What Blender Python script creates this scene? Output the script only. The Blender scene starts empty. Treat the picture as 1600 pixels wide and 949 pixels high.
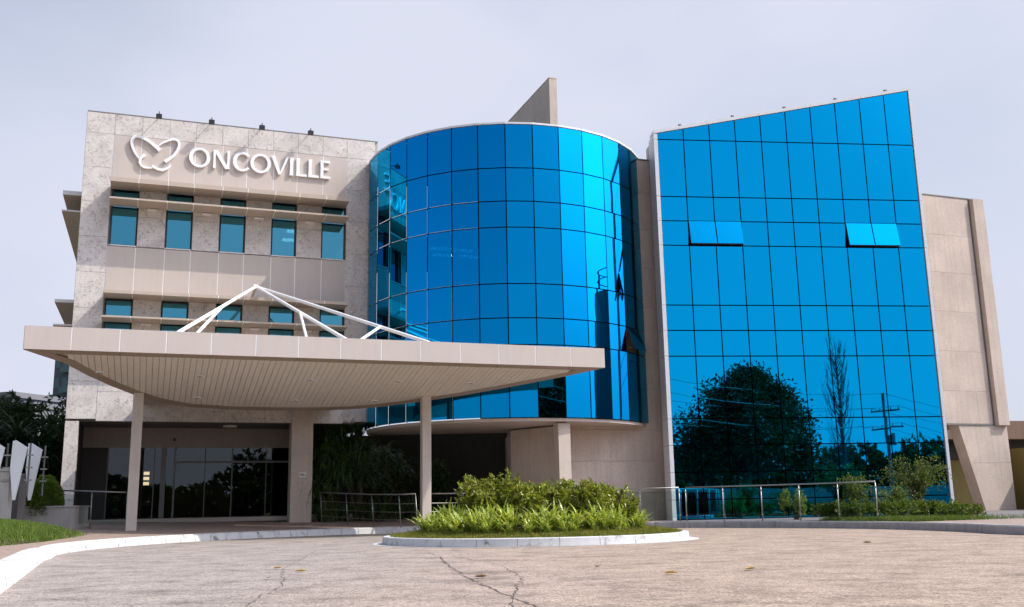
import bpy, math, random
import numpy as np
from mathutils import Matrix, Vector

random.seed(7)
rng = np.random.default_rng(7)
scene = bpy.context.scene
COL = scene.collection
R = math.radians

# ------------------------------------------------------------------ camera
cam_data = bpy.data.cameras.new('camera')
cam = bpy.data.objects.new('camera', cam_data)
COL.objects.link(cam)
scene.camera = cam
cam_data.sensor_width = 36.0
cam_data.lens = 1533.5 / 1600 * 36.0
cam_data.clip_start = 0.05
cam_data.clip_end = 3000
pitch, roll = 0.2022, -0.01871
cam.matrix_world = Matrix.Translation((0, 0, 0.75)) @ Matrix.Rotation(math.pi / 2 + pitch, 4, 'X') @ Matrix.Rotation(roll, 4, 'Z')

# ------------------------------------------------------------------ sky and sun
SUN = Vector((1.68, -0.216, 1.81)).normalized()
sun_el = math.asin(SUN.z)
sun_az = math.atan2(SUN.x, SUN.y)
world = bpy.data.worlds.new('World')
scene.world = world
world.use_nodes = True
wn, wl = world.node_tree.nodes, world.node_tree.links
bg = wn['Background']
bg.inputs['Strength'].default_value = 0.125
sky = wn.new('ShaderNodeTexSky')
sky.sky_type = 'NISHITA'
sky.sun_disc = False
sky.sun_elevation = sun_el
sky.sun_rotation = sun_az
sky.dust_density = 3.0
sky.air_density = 1.0
sky.ozone_density = 2.0
tc = wn.new('ShaderNodeTexCoord')
mp = wn.new('ShaderNodeMapping')
SKYSCALE, SKYOFF = 1.7, (12.9, 3.3, 0.0)
mp.inputs['Location'].default_value = SKYOFF
mp.inputs['Scale'].default_value = (1.0, 1.0, 2.0)
cn = wn.new('ShaderNodeTexNoise')
cn.inputs['Scale'].default_value = SKYSCALE
cn.inputs['Detail'].default_value = 6
cn.inputs['Roughness'].default_value = 0.5
wl.new(tc.outputs['Generated'], mp.inputs['Vector'])
wl.new(mp.outputs['Vector'], cn.inputs['Vector'])
cr = wn.new('ShaderNodeMapRange')            # thickness of the thin cloud veil
cr.inputs['From Min'].default_value = 0.30
cr.inputs['From Max'].default_value = 0.56
cr.inputs['To Min'].default_value = 0.68
cr.inputs['To Max'].default_value = 1.0
wl.new(cn.outputs['Fac'], cr.inputs['Value'])
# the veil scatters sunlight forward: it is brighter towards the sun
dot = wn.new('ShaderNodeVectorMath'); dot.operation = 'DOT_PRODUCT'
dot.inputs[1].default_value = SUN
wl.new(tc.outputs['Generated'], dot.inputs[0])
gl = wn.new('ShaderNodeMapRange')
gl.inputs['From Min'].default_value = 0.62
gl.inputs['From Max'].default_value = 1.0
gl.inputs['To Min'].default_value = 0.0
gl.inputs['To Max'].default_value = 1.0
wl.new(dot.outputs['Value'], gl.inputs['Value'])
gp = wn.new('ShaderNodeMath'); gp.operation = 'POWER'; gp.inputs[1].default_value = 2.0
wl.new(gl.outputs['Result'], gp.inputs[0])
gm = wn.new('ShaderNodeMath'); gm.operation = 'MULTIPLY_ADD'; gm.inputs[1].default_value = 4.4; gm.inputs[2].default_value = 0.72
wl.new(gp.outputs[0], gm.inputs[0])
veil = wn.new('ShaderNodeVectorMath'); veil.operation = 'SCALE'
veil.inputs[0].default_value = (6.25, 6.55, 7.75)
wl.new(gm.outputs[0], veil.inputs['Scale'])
smix = wn.new('ShaderNodeMix'); smix.data_type = 'RGBA'
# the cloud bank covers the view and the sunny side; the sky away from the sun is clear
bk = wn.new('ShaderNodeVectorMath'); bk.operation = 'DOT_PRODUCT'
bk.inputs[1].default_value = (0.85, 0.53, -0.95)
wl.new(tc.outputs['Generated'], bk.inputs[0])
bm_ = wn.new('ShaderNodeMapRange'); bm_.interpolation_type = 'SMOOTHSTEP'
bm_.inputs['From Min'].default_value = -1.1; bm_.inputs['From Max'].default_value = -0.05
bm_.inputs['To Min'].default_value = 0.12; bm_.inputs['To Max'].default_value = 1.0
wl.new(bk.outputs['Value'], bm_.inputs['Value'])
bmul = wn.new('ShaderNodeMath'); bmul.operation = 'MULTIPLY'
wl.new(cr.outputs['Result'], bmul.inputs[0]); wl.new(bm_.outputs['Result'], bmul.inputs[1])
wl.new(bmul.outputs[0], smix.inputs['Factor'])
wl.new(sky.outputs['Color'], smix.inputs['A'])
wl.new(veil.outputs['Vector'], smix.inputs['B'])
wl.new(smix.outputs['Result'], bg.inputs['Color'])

sun_data = bpy.data.lights.new('sun', 'SUN')
sun_data.energy = 3.2
sun_data.angle = R(0.6)
sun_data.color = (1.0, 0.93, 0.83)
sun = bpy.data.objects.new('sun', sun_data)
COL.objects.link(sun)
sun.rotation_euler = (-SUN).to_track_quat('-Z', 'Y').to_euler()
sun.location = (40, -10, 40)

scene.view_settings.view_transform = 'Standard'
scene.view_settings.look = 'None'
scene.view_settings.exposure = 0.36
scene.view_settings.gamma = 1.0
scene.render.engine = 'CYCLES'
scene.cycles.max_bounces = 8
scene.cycles.transparent_max_bounces = 16
scene.cycles.caustics_reflective = False
scene.cycles.caustics_refractive = False

# ------------------------------------------------------------------ frames
A_F = R(20.13)                                   # direction of the stone front and of the rear block
T = Vector((math.cos(A_F), math.sin(A_F), 0))
N = Vector((-math.sin(A_F), math.cos(A_F), 0))   # into the building
A_W = R(6.5)                                     # direction of the tilted glass wall
PF = Vector((-12.557, 29.498, 0))
PW = Vector((4.946, 31.0, 0))
PB = PW + 0.85 * Vector((-math.sin(A_W), math.cos(A_W), 0))
PC = Vector((-11.129, 22.005, 0))                # front left corner of the canopy

def frame(p, a):
    return Matrix.Translation(p) @ Matrix.Rotation(a, 4, 'Z')
FF = frame(PF, A_F)      # local x = along, y = inwards, z = up
FW = frame(PW, A_W)
FB = frame(PB, A_F)
FC = frame(PC, A_F)
ID = Matrix.Identity(4)
RC = Vector((0.4, 21.2, 0))                      # centre of the turning circle
RK = 9.2                                         # radius of its kerb
DRUM_C, DRUM_R = Vector((-0.206, 33.64, 0)), 4.85

# ------------------------------------------------------------------ materials
MATS = {}
def nodes_of(name):
    m = bpy.data.materials.new(name); m.use_nodes = True
    MATS[name] = m
    nt = m.node_tree
    return m, nt.nodes, nt.links, nt.nodes['Principled BSDF']

def ramp(nodes, stops):
    r = nodes.new('ShaderNodeValToRGB')
    el = r.color_ramp.elements
    while len(el) < len(stops): el.new(0.5)
    for e, (p, c) in zip(el, stops):
        e.position = p; e.color = (*c, 1) if len(c) == 3 else c
    return r

def noise(nodes, links, vec, scale, detail=4, rough=0.55, dist=0.0):
    n = nodes.new('ShaderNodeTexNoise')
    n.inputs['Scale'].default_value = scale
    n.inputs['Detail'].default_value = detail
    n.inputs['Roughness'].default_value = rough
    n.inputs['Distortion'].default_value = dist
    if vec is not None: links.new(vec, n.inputs['Vector'])
    return n

def mixc(nodes, links, fac, a, b, mode='MIX'):
    m = nodes.new('ShaderNodeMix'); m.data_type = 'RGBA'; m.blend_type = mode
    for key, v in (('Factor', fac), ('A', a), ('B', b)):
        if isinstance(v, (int, float)): m.inputs[key].default_value = v
        elif isinstance(v, tuple): m.inputs[key].default_value = (*v, 1)
        else: links.new(v, m.inputs[key])
    return m.outputs['Result']

def vecs(nodes, links, spread=0.0):
    """position in metres, shifted by a random amount for each object"""
    g = nodes.new('ShaderNodeNewGeometry')
    if not spread: return g.outputs['Position']
    oi = nodes.new('ShaderNodeObjectInfo')
    ma = nodes.new('ShaderNodeVectorMath'); ma.operation = 'MULTIPLY_ADD'
    cmb = nodes.new('ShaderNodeCombineXYZ')
    for k in ('X', 'Y', 'Z'): links.new(oi.outputs['Random'], cmb.inputs[k])
    links.new(cmb.outputs[0], ma.inputs[0])
    ma.inputs[1].default_value = (spread, spread * .7, spread * 1.3)
    links.new(g.outputs['Position'], ma.inputs[2])
    return ma.outputs[0]

def bump(nodes, links, height, strength, dist, bsdf):
    b = nodes.new('ShaderNodeBump')
    b.inputs['Strength'].default_value = strength
    b.inputs['Distance'].default_value = dist
    links.new(height, b.inputs['Height'])
    links.new(b.outputs[0], bsdf.inputs['Normal'])

def plain(name, col, rough=0.6, metal=0.0, var=0.12, scale=3.0, bumpv=0.0, bscale=60, bdist=0.01, spread=5.0, spec=0.4):
    """painted or rendered surface: base colour with soft dirt, streaks and fine relief"""
    m, n, l, b = nodes_of(name)
    v = vecs(n, l, spread)
    n1 = noise(n, l, v, scale, 6, 0.6)
    mp_ = n.new('ShaderNodeMapping'); mp_.inputs['Scale'].default_value = (3, 3, .35)
    l.new(v, mp_.inputs['Vector'])
    n2 = noise(n, l, mp_.outputs[0], 2.5, 5, 0.6)
    dark = tuple(c * (1 - 1.6 * var) for c in col)
    light = tuple(min(.95, c * (1 + var)) for c in col)
    r = ramp(n, [(0.25, dark), (0.5, col), (0.8, light)])
    ad = n.new('ShaderNodeMath'); ad.operation = 'MULTIPLY_ADD'; ad.inputs[1].default_value = .5
    l.new(n1.outputs['Fac'], ad.inputs[0])
    hf = n.new('ShaderNodeMath'); hf.operation = 'MULTIPLY'; hf.inputs[1].default_value = .5
    l.new(n2.outputs['Fac'], hf.inputs[0]); l.new(hf.outputs[0], ad.inputs[2])
    l.new(ad.outputs[0], r.inputs[0])
    l.new(r.outputs[0], b.inputs['Base Color'])
    b.inputs['Roughness'].default_value = rough
    b.inputs['Metallic'].default_value = metal
    b.inputs['Specular IOR Level'].default_value = spec
    if bumpv:
        nb = noise(n, l, v, bscale, 4, 0.7)
        bump(n, l, nb.outputs['Fac'], bumpv, bdist, b)
    return m

plain('panel_beige', (0.545, 0.475, 0.43), 0.45, var=0.05, scale=1.2)
plain('seam_white', (0.86, 0.85, 0.83), 0.6, var=0.04)
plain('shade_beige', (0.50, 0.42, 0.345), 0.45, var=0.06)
plain('white_paint', (0.86, 0.86, 0.86), 0.45, var=0.03)
plain('frame_white', (0.78, 0.79, 0.82), 0.4, var=0.04)
plain('dark_metal', (0.035, 0.037, 0.04), 0.5, var=0.1)
plain('joint_black', (0.006, 0.008, 0.012), 0.95, var=0.05, spec=0.05)
plain('black_lamp', (0.02, 0.02, 0.022), 0.5, var=0.1)
plain('column_beige', (0.56, 0.49, 0.43), 0.55, var=0.08, bumpv=.15)
plain('plank_beige', (0.74, 0.68, 0.60), 0.5, var=0.07, scale=1.0)
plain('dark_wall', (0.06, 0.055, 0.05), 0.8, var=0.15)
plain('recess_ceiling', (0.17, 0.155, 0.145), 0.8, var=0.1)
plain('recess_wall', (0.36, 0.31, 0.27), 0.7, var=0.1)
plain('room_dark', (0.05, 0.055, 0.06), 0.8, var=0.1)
plain('concrete', (0.42, 0.40, 0.375), 0.8, var=0.16, scale=2.2, bumpv=.4, bscale=45)
plain('concrete_dark', (0.16, 0.15, 0.145), 0.8, var=0.2, scale=2.2, bumpv=.4, bscale=45)
plain('blade_white', (0.80, 0.82, 0.85), 0.4, var=0.04)
plain('steel', (0.36, 0.35, 0.33), 0.45, metal=0.9, var=0.06)
plain('cap_grey', (0.20, 0.19, 0.18), 0.6, var=0.15)
plain('olive_wall', (0.215, 0.165, 0.05), 0.8, var=0.12, bumpv=.3)
plain('roof_brown', (0.20, 0.125, 0.09), 0.7, var=0.12)
plain('bark', (0.10, 0.075, 0.055), 0.9, var=0.35, scale=8, bumpv=.8, bscale=30, bdist=.03)
plain('bark_grey', (0.085, 0.08, 0.075), 0.9, var=0.3, scale=8)
plain('pole_concrete', (0.13, 0.125, 0.12), 0.85, var=0.2)
plain('far_grey', (0.10, 0.11, 0.14), 0.85, var=0.12, scale=.4)
plain('far_light', (0.17, 0.17, 0.19), 0.85, var=0.08, scale=.4)
plain('far_teal', (0.07, 0.13, 0.14), 0.4, var=0.1)
plain('brick_far', (0.27, 0.25, 0.23), 0.9, var=0.25, scale=3)
plain('tank_grey', (0.14, 0.145, 0.16), 0.7, var=0.15)
plain('sign_paper', (0.75, 0.74, 0.72), 0.6, var=0.05)
plain('desk', (0.22, 0.16, 0.11), 0.5, var=0.1)
plain('ink', (0.12, 0.12, 0.14), 0.6, var=0.05)
plain('beige_shaded', (0.36, 0.285, 0.215), 0.5, var=0.06)  # panel beige with the shade under the canopy edge put into its colour
plain('soil', (0.05, 0.036, 0.025), 0.95, var=0.4, scale=9, bumpv=.8, bscale=30, bdist=.03)

def stone(name, base, vein):
    """polished pale granite: grain, cloudy patches and a few dark and rusty veins; a new cut for each slab"""
    m, n, l, b = nodes_of(name)
    v = vecs(n, l, 37.0)
    big = noise(n, l, v, 1.6, 7, 0.62, .6)
    grain = noise(n, l, v, 26, 3, 0.75)
    sp = noise(n, l, v, 9, 5, 0.7)
    c0 = ramp(n, [(0.3, tuple(x * .80 for x in base)), (0.52, base), (0.75, tuple(min(.9, x * 1.12) for x in base))])
    l.new(big.outputs['Fac'], c0.inputs[0])
    g = ramp(n, [(0.30, (.62, .60, .60)), (0.48, (1, 1, 1)), (1, (1.0, 1.0, 1.0))])
    l.new(grain.outputs['Fac'], g.inputs[0])
    c1 = mixc(n, l, .8, c0.outputs[0], g.outputs[0], 'MULTIPLY')
    pit = noise(n, l, v, 13, 4, .8, .5)
    pr_ = ramp(n, [(.28, (.55, .53, .53)), (.42, (.95, .94, .94)), (.6, (1, 1, 1)), (.75, (1.08, 1.07, 1.06))])
    l.new(pit.outputs['Fac'], pr_.inputs[0])
    c1 = mixc(n, l, .9, c1, pr_.outputs[0], 'MULTIPLY')
    wv = noise(n, l, v, 1.1, 6, .7, 1.8)
    rd = ramp(n, [(0.0, (0, 0, 0)), (0.455, (0, 0, 0)), (0.494, (1, 1, 1)), (0.533, (0, 0, 0)), (1, (0, 0, 0))])
    l.new(wv.outputs['Fac'], rd.inputs[0])
    msk = ramp(n, [(0.50, (0, 0, 0)), (0.64, (.85, .85, .85))])
    l.new(sp.outputs['Fac'], msk.inputs[0])
    mm = mixc(n, l, 1.0, rd.outputs[0], msk.outputs[0], 'MULTIPLY')
    c2 = mixc(n, l, mm, c1, vein)
    l.new(c2, b.inputs['Base Color'])
    b.inputs['Roughness'].default_value = 0.5
    b.inputs['Specular IOR Level'].default_value = 0.35
    bump(n, l, grain.outputs['Fac'], .12, .01, b)
    return m
stone('granite', (0.68, 0.635, 0.60), (0.16, 0.14, 0.145))

def plaster(name, base):
    m, n, l, b = nodes_of(name)
    v = vecs(n, l, 11.0)
    big = noise(n, l, v, .8, 6, 0.6)
    fine = noise(n, l, v, 22, 5, 0.75)
    mp_ = n.new('ShaderNodeMapping'); mp_.inputs['Scale'].default_value = (4, 4, .25)
    l.new(v, mp_.inputs['Vector'])
    strk = noise(n, l, mp_.outputs[0], 2, 5, .6)
    c0 = ramp(n, [(.3, tuple(x * .86 for x in base)), (.7, tuple(x * 1.08 for x in base))]); l.new(big.outputs['Fac'], c0.inputs[0])
    c1 = ramp(n, [(.32, (.72, .71, .70)), (.55, (1, 1, 1))]); l.new(fine.outputs['Fac'], c1.inputs[0])
    c2 = ramp(n, [(.3, (.86, .85, .84)), (.55, (1, 1, 1))]); l.new(strk.outputs['Fac'], c2.inputs[0])
    x = mixc(n, l, .7, c0.outputs[0], c1.outputs[0], 'MULTIPLY')
    x = mixc(n, l, .8, x, c2.outputs[0], 'MULTIPLY')
    l.new(x, b.inputs['Base Color'])
    b.inputs['Roughness'].default_value = .85
    b.inputs['Specular IOR Level'].default_value = .2
    bump(n, l, fine.outputs['Fac'], .5, .015, b)
    return m
plaster('plaster', (0.62, 0.525, 0.455))

def mirror_glass(name, tint, edge, rough, clear=0.0, clear_tint=(.3, .5, .55), var=.08):
    """reflective coated glass; a little of the room behind may show through"""
    m, n, l, b = nodes_of(name)
    oi = n.new('ShaderNodeObjectInfo')
    r = ramp(n, [(0, tuple(c * (1 - var) for c in tint)), (1, tuple(min(1, c * (1 + var)) for c in tint))])
    l.new(oi.outputs['Random'], r.inputs[0])
    b.inputs['Metallic'].default_value = 1.0
    l.new(r.outputs[0], b.inputs['Base Color'])
    b.inputs['Specular Tint'].default_value = (*edge, 1)
    b.inputs['Roughness'].default_value = rough
    nb = noise(n, l, vecs(n, l, 3.0), .55, 2, .4)
    bump(n, l, nb.outputs['Fac'], .035, .05, b)
    if clear:
        tr = n.new('ShaderNodeBsdfTransparent'); tr.inputs[0].default_value = (*clear_tint, 1)
        mx = n.new('ShaderNodeMixShader'); mx.inputs[0].default_value = clear
        l.new(b.outputs[0], mx.inputs[1]); l.new(tr.outputs[0], mx.inputs[2])
        l.new(mx.outputs[0], n['Material Output'].inputs['Surface'])
    return m
mirror_glass('glass_blue', (0.001, 0.38, 0.76), (.6, .95, 1), 0.012, var=.02)
mirror_glass('glass_drum', (0.001, 0.31, 0.68), (.6, .95, 1), 0.012, .10, (.1, .45, .6), var=.05)
mirror_glass('glass_window', (0.10, 0.40, 0.54), (.8, .95, 1), 0.02, .25, (.3, .55, .6))

def clear_glass(name, tint, fac, rough=.01, boost=.0):
    m, n, l, b = nodes_of(name)
    tr = n.new('ShaderNodeBsdfTransparent'); tr.inputs[0].default_value = (*tint, 1)
    gl_ = n.new('ShaderNodeBsdfGlossy'); gl_.inputs['Roughness'].default_value = rough
    gl_.inputs['Color'].default_value = (.9, .95, 1, 1)
    lw = n.new('ShaderNodeLayerWeight'); lw.inputs['Blend'].default_value = fac
    ad = n.new('ShaderNodeMath'); ad.operation = 'ADD'; ad.inputs[1].default_value = boost
    l.new(lw.outputs['Fresnel'], ad.inputs[0])
    mx = n.new('ShaderNodeMixShader')
    l.new(ad.outputs[0], mx.inputs[0]); l.new(tr.outputs[0], mx.inputs[1]); l.new(gl_.outputs[0], mx.inputs[2])
    l.new(mx.outputs[0], n['Material Output'].inputs['Surface'])
    return m
clear_glass('glass_rail', (.86, .92, .91), .12)
clear_glass('glass_door', (.55, .58, .58), .28, .01, .02)

def emit(name, col, s):
    m, n, l, b = nodes_of(name)
    b.inputs['Base Color'].default_value = (.8, .8, .8, 1)
    b.inputs['Emission Color'].default_value = (*col, 1)
    b.inputs['Emission Strength'].default_value = s
emit('lamp_panel', (1.0, .97, .9), 9.0)
emit('lamp_warm', (1.0, .72, .42), 2.2)

def asphalt(name):
    m, n, l, b = nodes_of(name)
    v = vecs(n, l)
    big = noise(n, l, v, .22, 5, .6, .4)
    mid = noise(n, l, v, 1.7, 6, .65)
    mp_ = n.new('ShaderNodeMapping'); mp_.inputs['Scale'].default_value = (.9, 1.4, 1)
    l.new(v, mp_.inputs['Vector'])
    wear = noise(n, l, mp_.outputs[0], 1.2, 6, .65)
    grit = n.new('ShaderNodeTexVoronoi'); grit.inputs['Scale'].default_value = 40
    l.new(v, grit.inputs['Vector'])
    fine = noise(n, l, v, 34, 5, .85)
    # pinkish stone aggregate on the right, greyer on the left of the drive
    sx = n.new('ShaderNodeSeparateXYZ'); l.new(v, sx.inputs[0])
    wob = n.new('ShaderNodeMath'); wob.operation = 'MULTIPLY_ADD'; wob.inputs[1].default_value = 5.0
    l.new(big.outputs['Fac'], wob.inputs[0]); l.new(sx.outputs['X'], wob.inputs[2])
    side = n.new('ShaderNodeMapRange'); side.inputs['From Min'].default_value = -.5; side.inputs['From Max'].default_value = 4.0
    l.new(wob.outputs[0], side.inputs['Value'])
    base = mixc(n, l, side.outputs[0], (.395, .350, .318), (.445, .350, .285))
    r1 = ramp(n, [(.33, (.60, .58, .57)), (.5, (1, 1, 1)), (.7, (1.16, 1.13, 1.1))]); l.new(mid.outputs['Fac'], r1.inputs[0])
    r2 = ramp(n, [(.32, (.70, .69, .69)), (.5, (1, 1, 1)), (.8, (1.12, 1.1, 1.1))]); l.new(wear.outputs['Fac'], r2.inputs[0])
    r3 = ramp(n, [(.0, (1.22, 1.2, 1.18)), (.35, (1, 1, 1)), (.75, (.5, .48, .47))]); l.new(grit.outputs['Distance'], r3.inputs[0])
    r4 = ramp(n, [(.33, (.42, .40, .40)), (.47, (.95, .94, .93)), (.56, (1.1, 1.1, 1.1)), (.68, (1.5, 1.46, 1.42))]); l.new(fine.outputs['Fac'], r4.inputs[0])
    x = mixc(n, l, .8, base, r1.outputs[0], 'MULTIPLY')
    x = mixc(n, l, .8, x, r2.outputs[0], 'MULTIPLY')
    blot = noise(n, l, v, 11, 5, .75, .3)
    r5 = ramp(n, [(.36, (.46, .43, .42)), (.47, (.97, .97, .97)), (.6, (1.05, 1.05, 1.05)), (.72, (1.2, 1.19, 1.18))]); l.new(blot.outputs['Fac'], r5.inputs[0])
    x = mixc(n, l, .8, x, r5.outputs[0], 'MULTIPLY')
    x = mixc(n, l, .6, x, r3.outputs[0], 'MULTIPLY')
    x = mixc(n, l, .8, x, r4.outputs[0], 'MULTIPLY')
    l.new(x, b.inputs['Base Color'])
    b.inputs['Roughness'].default_value = .9
    b.inputs['Specular IOR Level'].default_value = .2
    ad = n.new('ShaderNodeMath'); ad.operation = 'SUBTRACT'
    l.new(fine.outputs['Fac'], ad.inputs[0]); l.new(grit.outputs['Distance'], ad.inputs[1])
    bump(n, l, ad.outputs[0], .8, .007, b)
asphalt('asphalt')
plain('tar', (0.11, 0.09, 0.08), 0.9, var=0.2)

def paver(name, a, bcol):
    m, n, l, b = nodes_of(name)
    v = vecs(n, l)
    br = n.new('ShaderNodeTexBrick')
    br.inputs['Scale'].default_value = 4.5
    br.inputs['Color1'].default_value = (*a, 1); br.inputs['Color2'].default_value = (*bcol, 1)
    br.inputs['Mortar'].default_value = (.12, .10, .09, 1)
    br.inputs['Mortar Size'].default_value = .03
    l.new(v, br.inputs['Vector'])
    nz = noise(n, l, v, 3, 6, .65)
    r1 = ramp(n, [(.3, (.7, .7, .7)), (.6, (1.05, 1.05, 1.05))]); l.new(nz.outputs['Fac'], r1.inputs[0])
    l.new(mixc(n, l, .8, br.outputs['Color'], r1.outputs[0], 'MULTIPLY'), b.inputs['Base Color'])
    b.inputs['Roughness'].default_value = .85
    bump(n, l, br.outputs['Fac'], -.4, .01, b)
paver('paver', (.44, .32, .25), (.36, .265, .21))

def kerb_paint(name):
    m, n, l, b = nodes_of(name)
    v = vecs(n, l, 3.0)
    nz = noise(n, l, v, 5, 7, .7)
    n2 = noise(n, l, v, 22, 4, .7)
    r = ramp(n, [(.34, (.20, .19, .18)), (.40, (.46, .45, .44)), (.47, (.58, .58, .58)), (.8, (.62, .62, .62))])
    l.new(nz.outputs['Fac'], r.inputs[0])
    r2 = ramp(n, [(.25, (.75, .74, .73)), (.42, (1, 1, 1))]); l.new(n2.outputs['Fac'], r2.inputs[0])
    l.new(mixc(n, l, .8, r.outputs[0], r2.outputs[0], 'MULTIPLY'), b.inputs['Base Color'])
    b.inputs['Roughness'].default_value = .75
    bump(n, l, n2.outputs['Fac'], .4, .01, b)
kerb_paint('kerb_white')
plain('kerb_grey', (0.40, 0.385, 0.385), 0.85, var=0.22, scale=4, bumpv=.4)

def ground_mat(name):
    m, n, l, b = nodes_of(name)
    v = vecs(n, l)
    a = noise(n, l, v, .08, 6, .6); c = noise(n, l, v, 3, 5, .7)
    r = ramp(n, [(.35, (.075, .085, .03)), (.55, (.10, .10, .045)), (.7, (.17, .14, .10))]); l.new(a.outputs['Fac'], r.inputs[0])
    r2 = ramp(n, [(.3, (.6, .6, .6)), (.6, (1.1, 1.1, 1.1))]); l.new(c.outputs['Fac'], r2.inputs[0])
    l.new(mixc(n, l, 1.0, r.outputs[0], r2.outputs[0], 'MULTIPLY'), b.inputs['Base Color'])
    b.inputs['Roughness'].default_value = .95
    bump(n, l, c.outputs['Fac'], .6, .05, b)
ground_mat('ground_grass')

def leaf(name, dark, mid, light, scale=6.0, trans=.3, rough=.45):
    m, n, l, b = nodes_of(name)
    v = vecs(n, l, 9.0)
    nz = noise(n, l, v, scale, 3, .7)
    n2 = noise(n, l, v, scale * 6, 1, .5)
    ad = n.new('ShaderNodeMath'); ad.operation = 'MULTIPLY_ADD'; ad.inputs[1].default_value = .5
    l.new(n2.outputs['Fac'], ad.inputs[0])
    hf = n.new('ShaderNodeMath'); hf.operation = 'MULTIPLY'; hf.inputs[1].default_value = .5
    l.new(nz.outputs['Fac'], hf.inputs[0]); l.new(hf.outputs[0], ad.inputs[2])
    r = ramp(n, [(.36, dark), (.5, mid), (.64, light)]); l.new(ad.outputs[0], r.inputs[0])
    l.new(r.outputs[0], b.inputs['Base Color'])
    b.inputs['Roughness'].default_value = rough
    b.inputs['Specular IOR Level'].default_value = .35
    t = n.new('ShaderNodeBsdfTranslucent')
    l.new(mixc(n, l, 1.0, r.outputs[0], (1.5, 1.5, .6), 'MULTIPLY'), t.inputs[0])
    mx = n.new('ShaderNodeMixShader'); mx.inputs[0].default_value = trans
    l.new(b.outputs[0], mx.inputs[1]); l.new(t.outputs[0], mx.inputs[2])
    l.new(mx.outputs[0], n['Material Output'].inputs['Surface'])
leaf('leaf_lily', (.07, .12, .012), (.30, .38, .055), (.72, .70, .30), 5, .3, .3)
leaf('leaf_bush', (.05, .08, .008), (.22, .26, .028), (.54, .52, .15), 8, .25, .3)
leaf('leaf_grass', (.09, .11, .014), (.19, .20, .03), (.32, .30, .08), 4, .35, .6)
leaf('leaf_turf', (.06, .10, .02), (.12, .19, .03), (.22, .28, .06), 4, .3, .6)
leaf('leaf_dark', (.016, .032, .012), (.03, .055, .018), (.055, .085, .03), 4, .2, .5)
leaf('leaf_garden', (.03, .06, .018), (.06, .11, .03), (.12, .18, .05), 4, .25, .4)
leaf('leaf_tree', (.012, .026, .008), (.024, .045, .012), (.045, .07, .02), 2, .2, .6)
leaf('leaf_weed', (.05, .085, .012), (.10, .15, .02), (.20, .24, .05), 7, .3, .5)
leaf('leaf_pale', (.12, .18, .04), (.20, .27, .06), (.32, .38, .12), 7, .35, .5)
leaf('leaf_hedge', (.05, .09, .012), (.10, .16, .02), (.20, .26, .04), 7, .3, .45)
leaf('leaf_wood', (.02, .035, .012), (.035, .055, .018), (.06, .08, .03), .5, .2, .6)
leaf('leaf_dry', (.25, .13, .04), (.42, .25, .08), (.58, .42, .16), 12, .15, .6)
leaf('leaf_brown', (.10, .06, .035), (.17, .10, .05), (.28, .17, .08), 12, .15, .6)

# ------------------------------------------------------------------ object helpers
WM = {}          # world matrices
def link(o, M=ID, parent=None):
    COL.objects.link(o)
    WM[o] = M.copy()
    if parent is not None:
        o.parent = parent
        o.matrix_parent_inverse = WM[parent].inverted()
    o.matrix_basis = M
    return o

def tag(o, label=None, cat=None, group=None, kind=None):
    if label: o['label'] = label
    if cat: o['category'] = cat
    if group: o['group'] = group
    if kind: o['kind'] = kind
    return o

def empty(name, loc, rz=0.0):
    o = bpy.data.objects.new(name, None)
    o.empty_display_size = .3
    return link(o, Matrix.Translation(loc) @ Matrix.Rotation(rz, 4, 'Z'))

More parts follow.
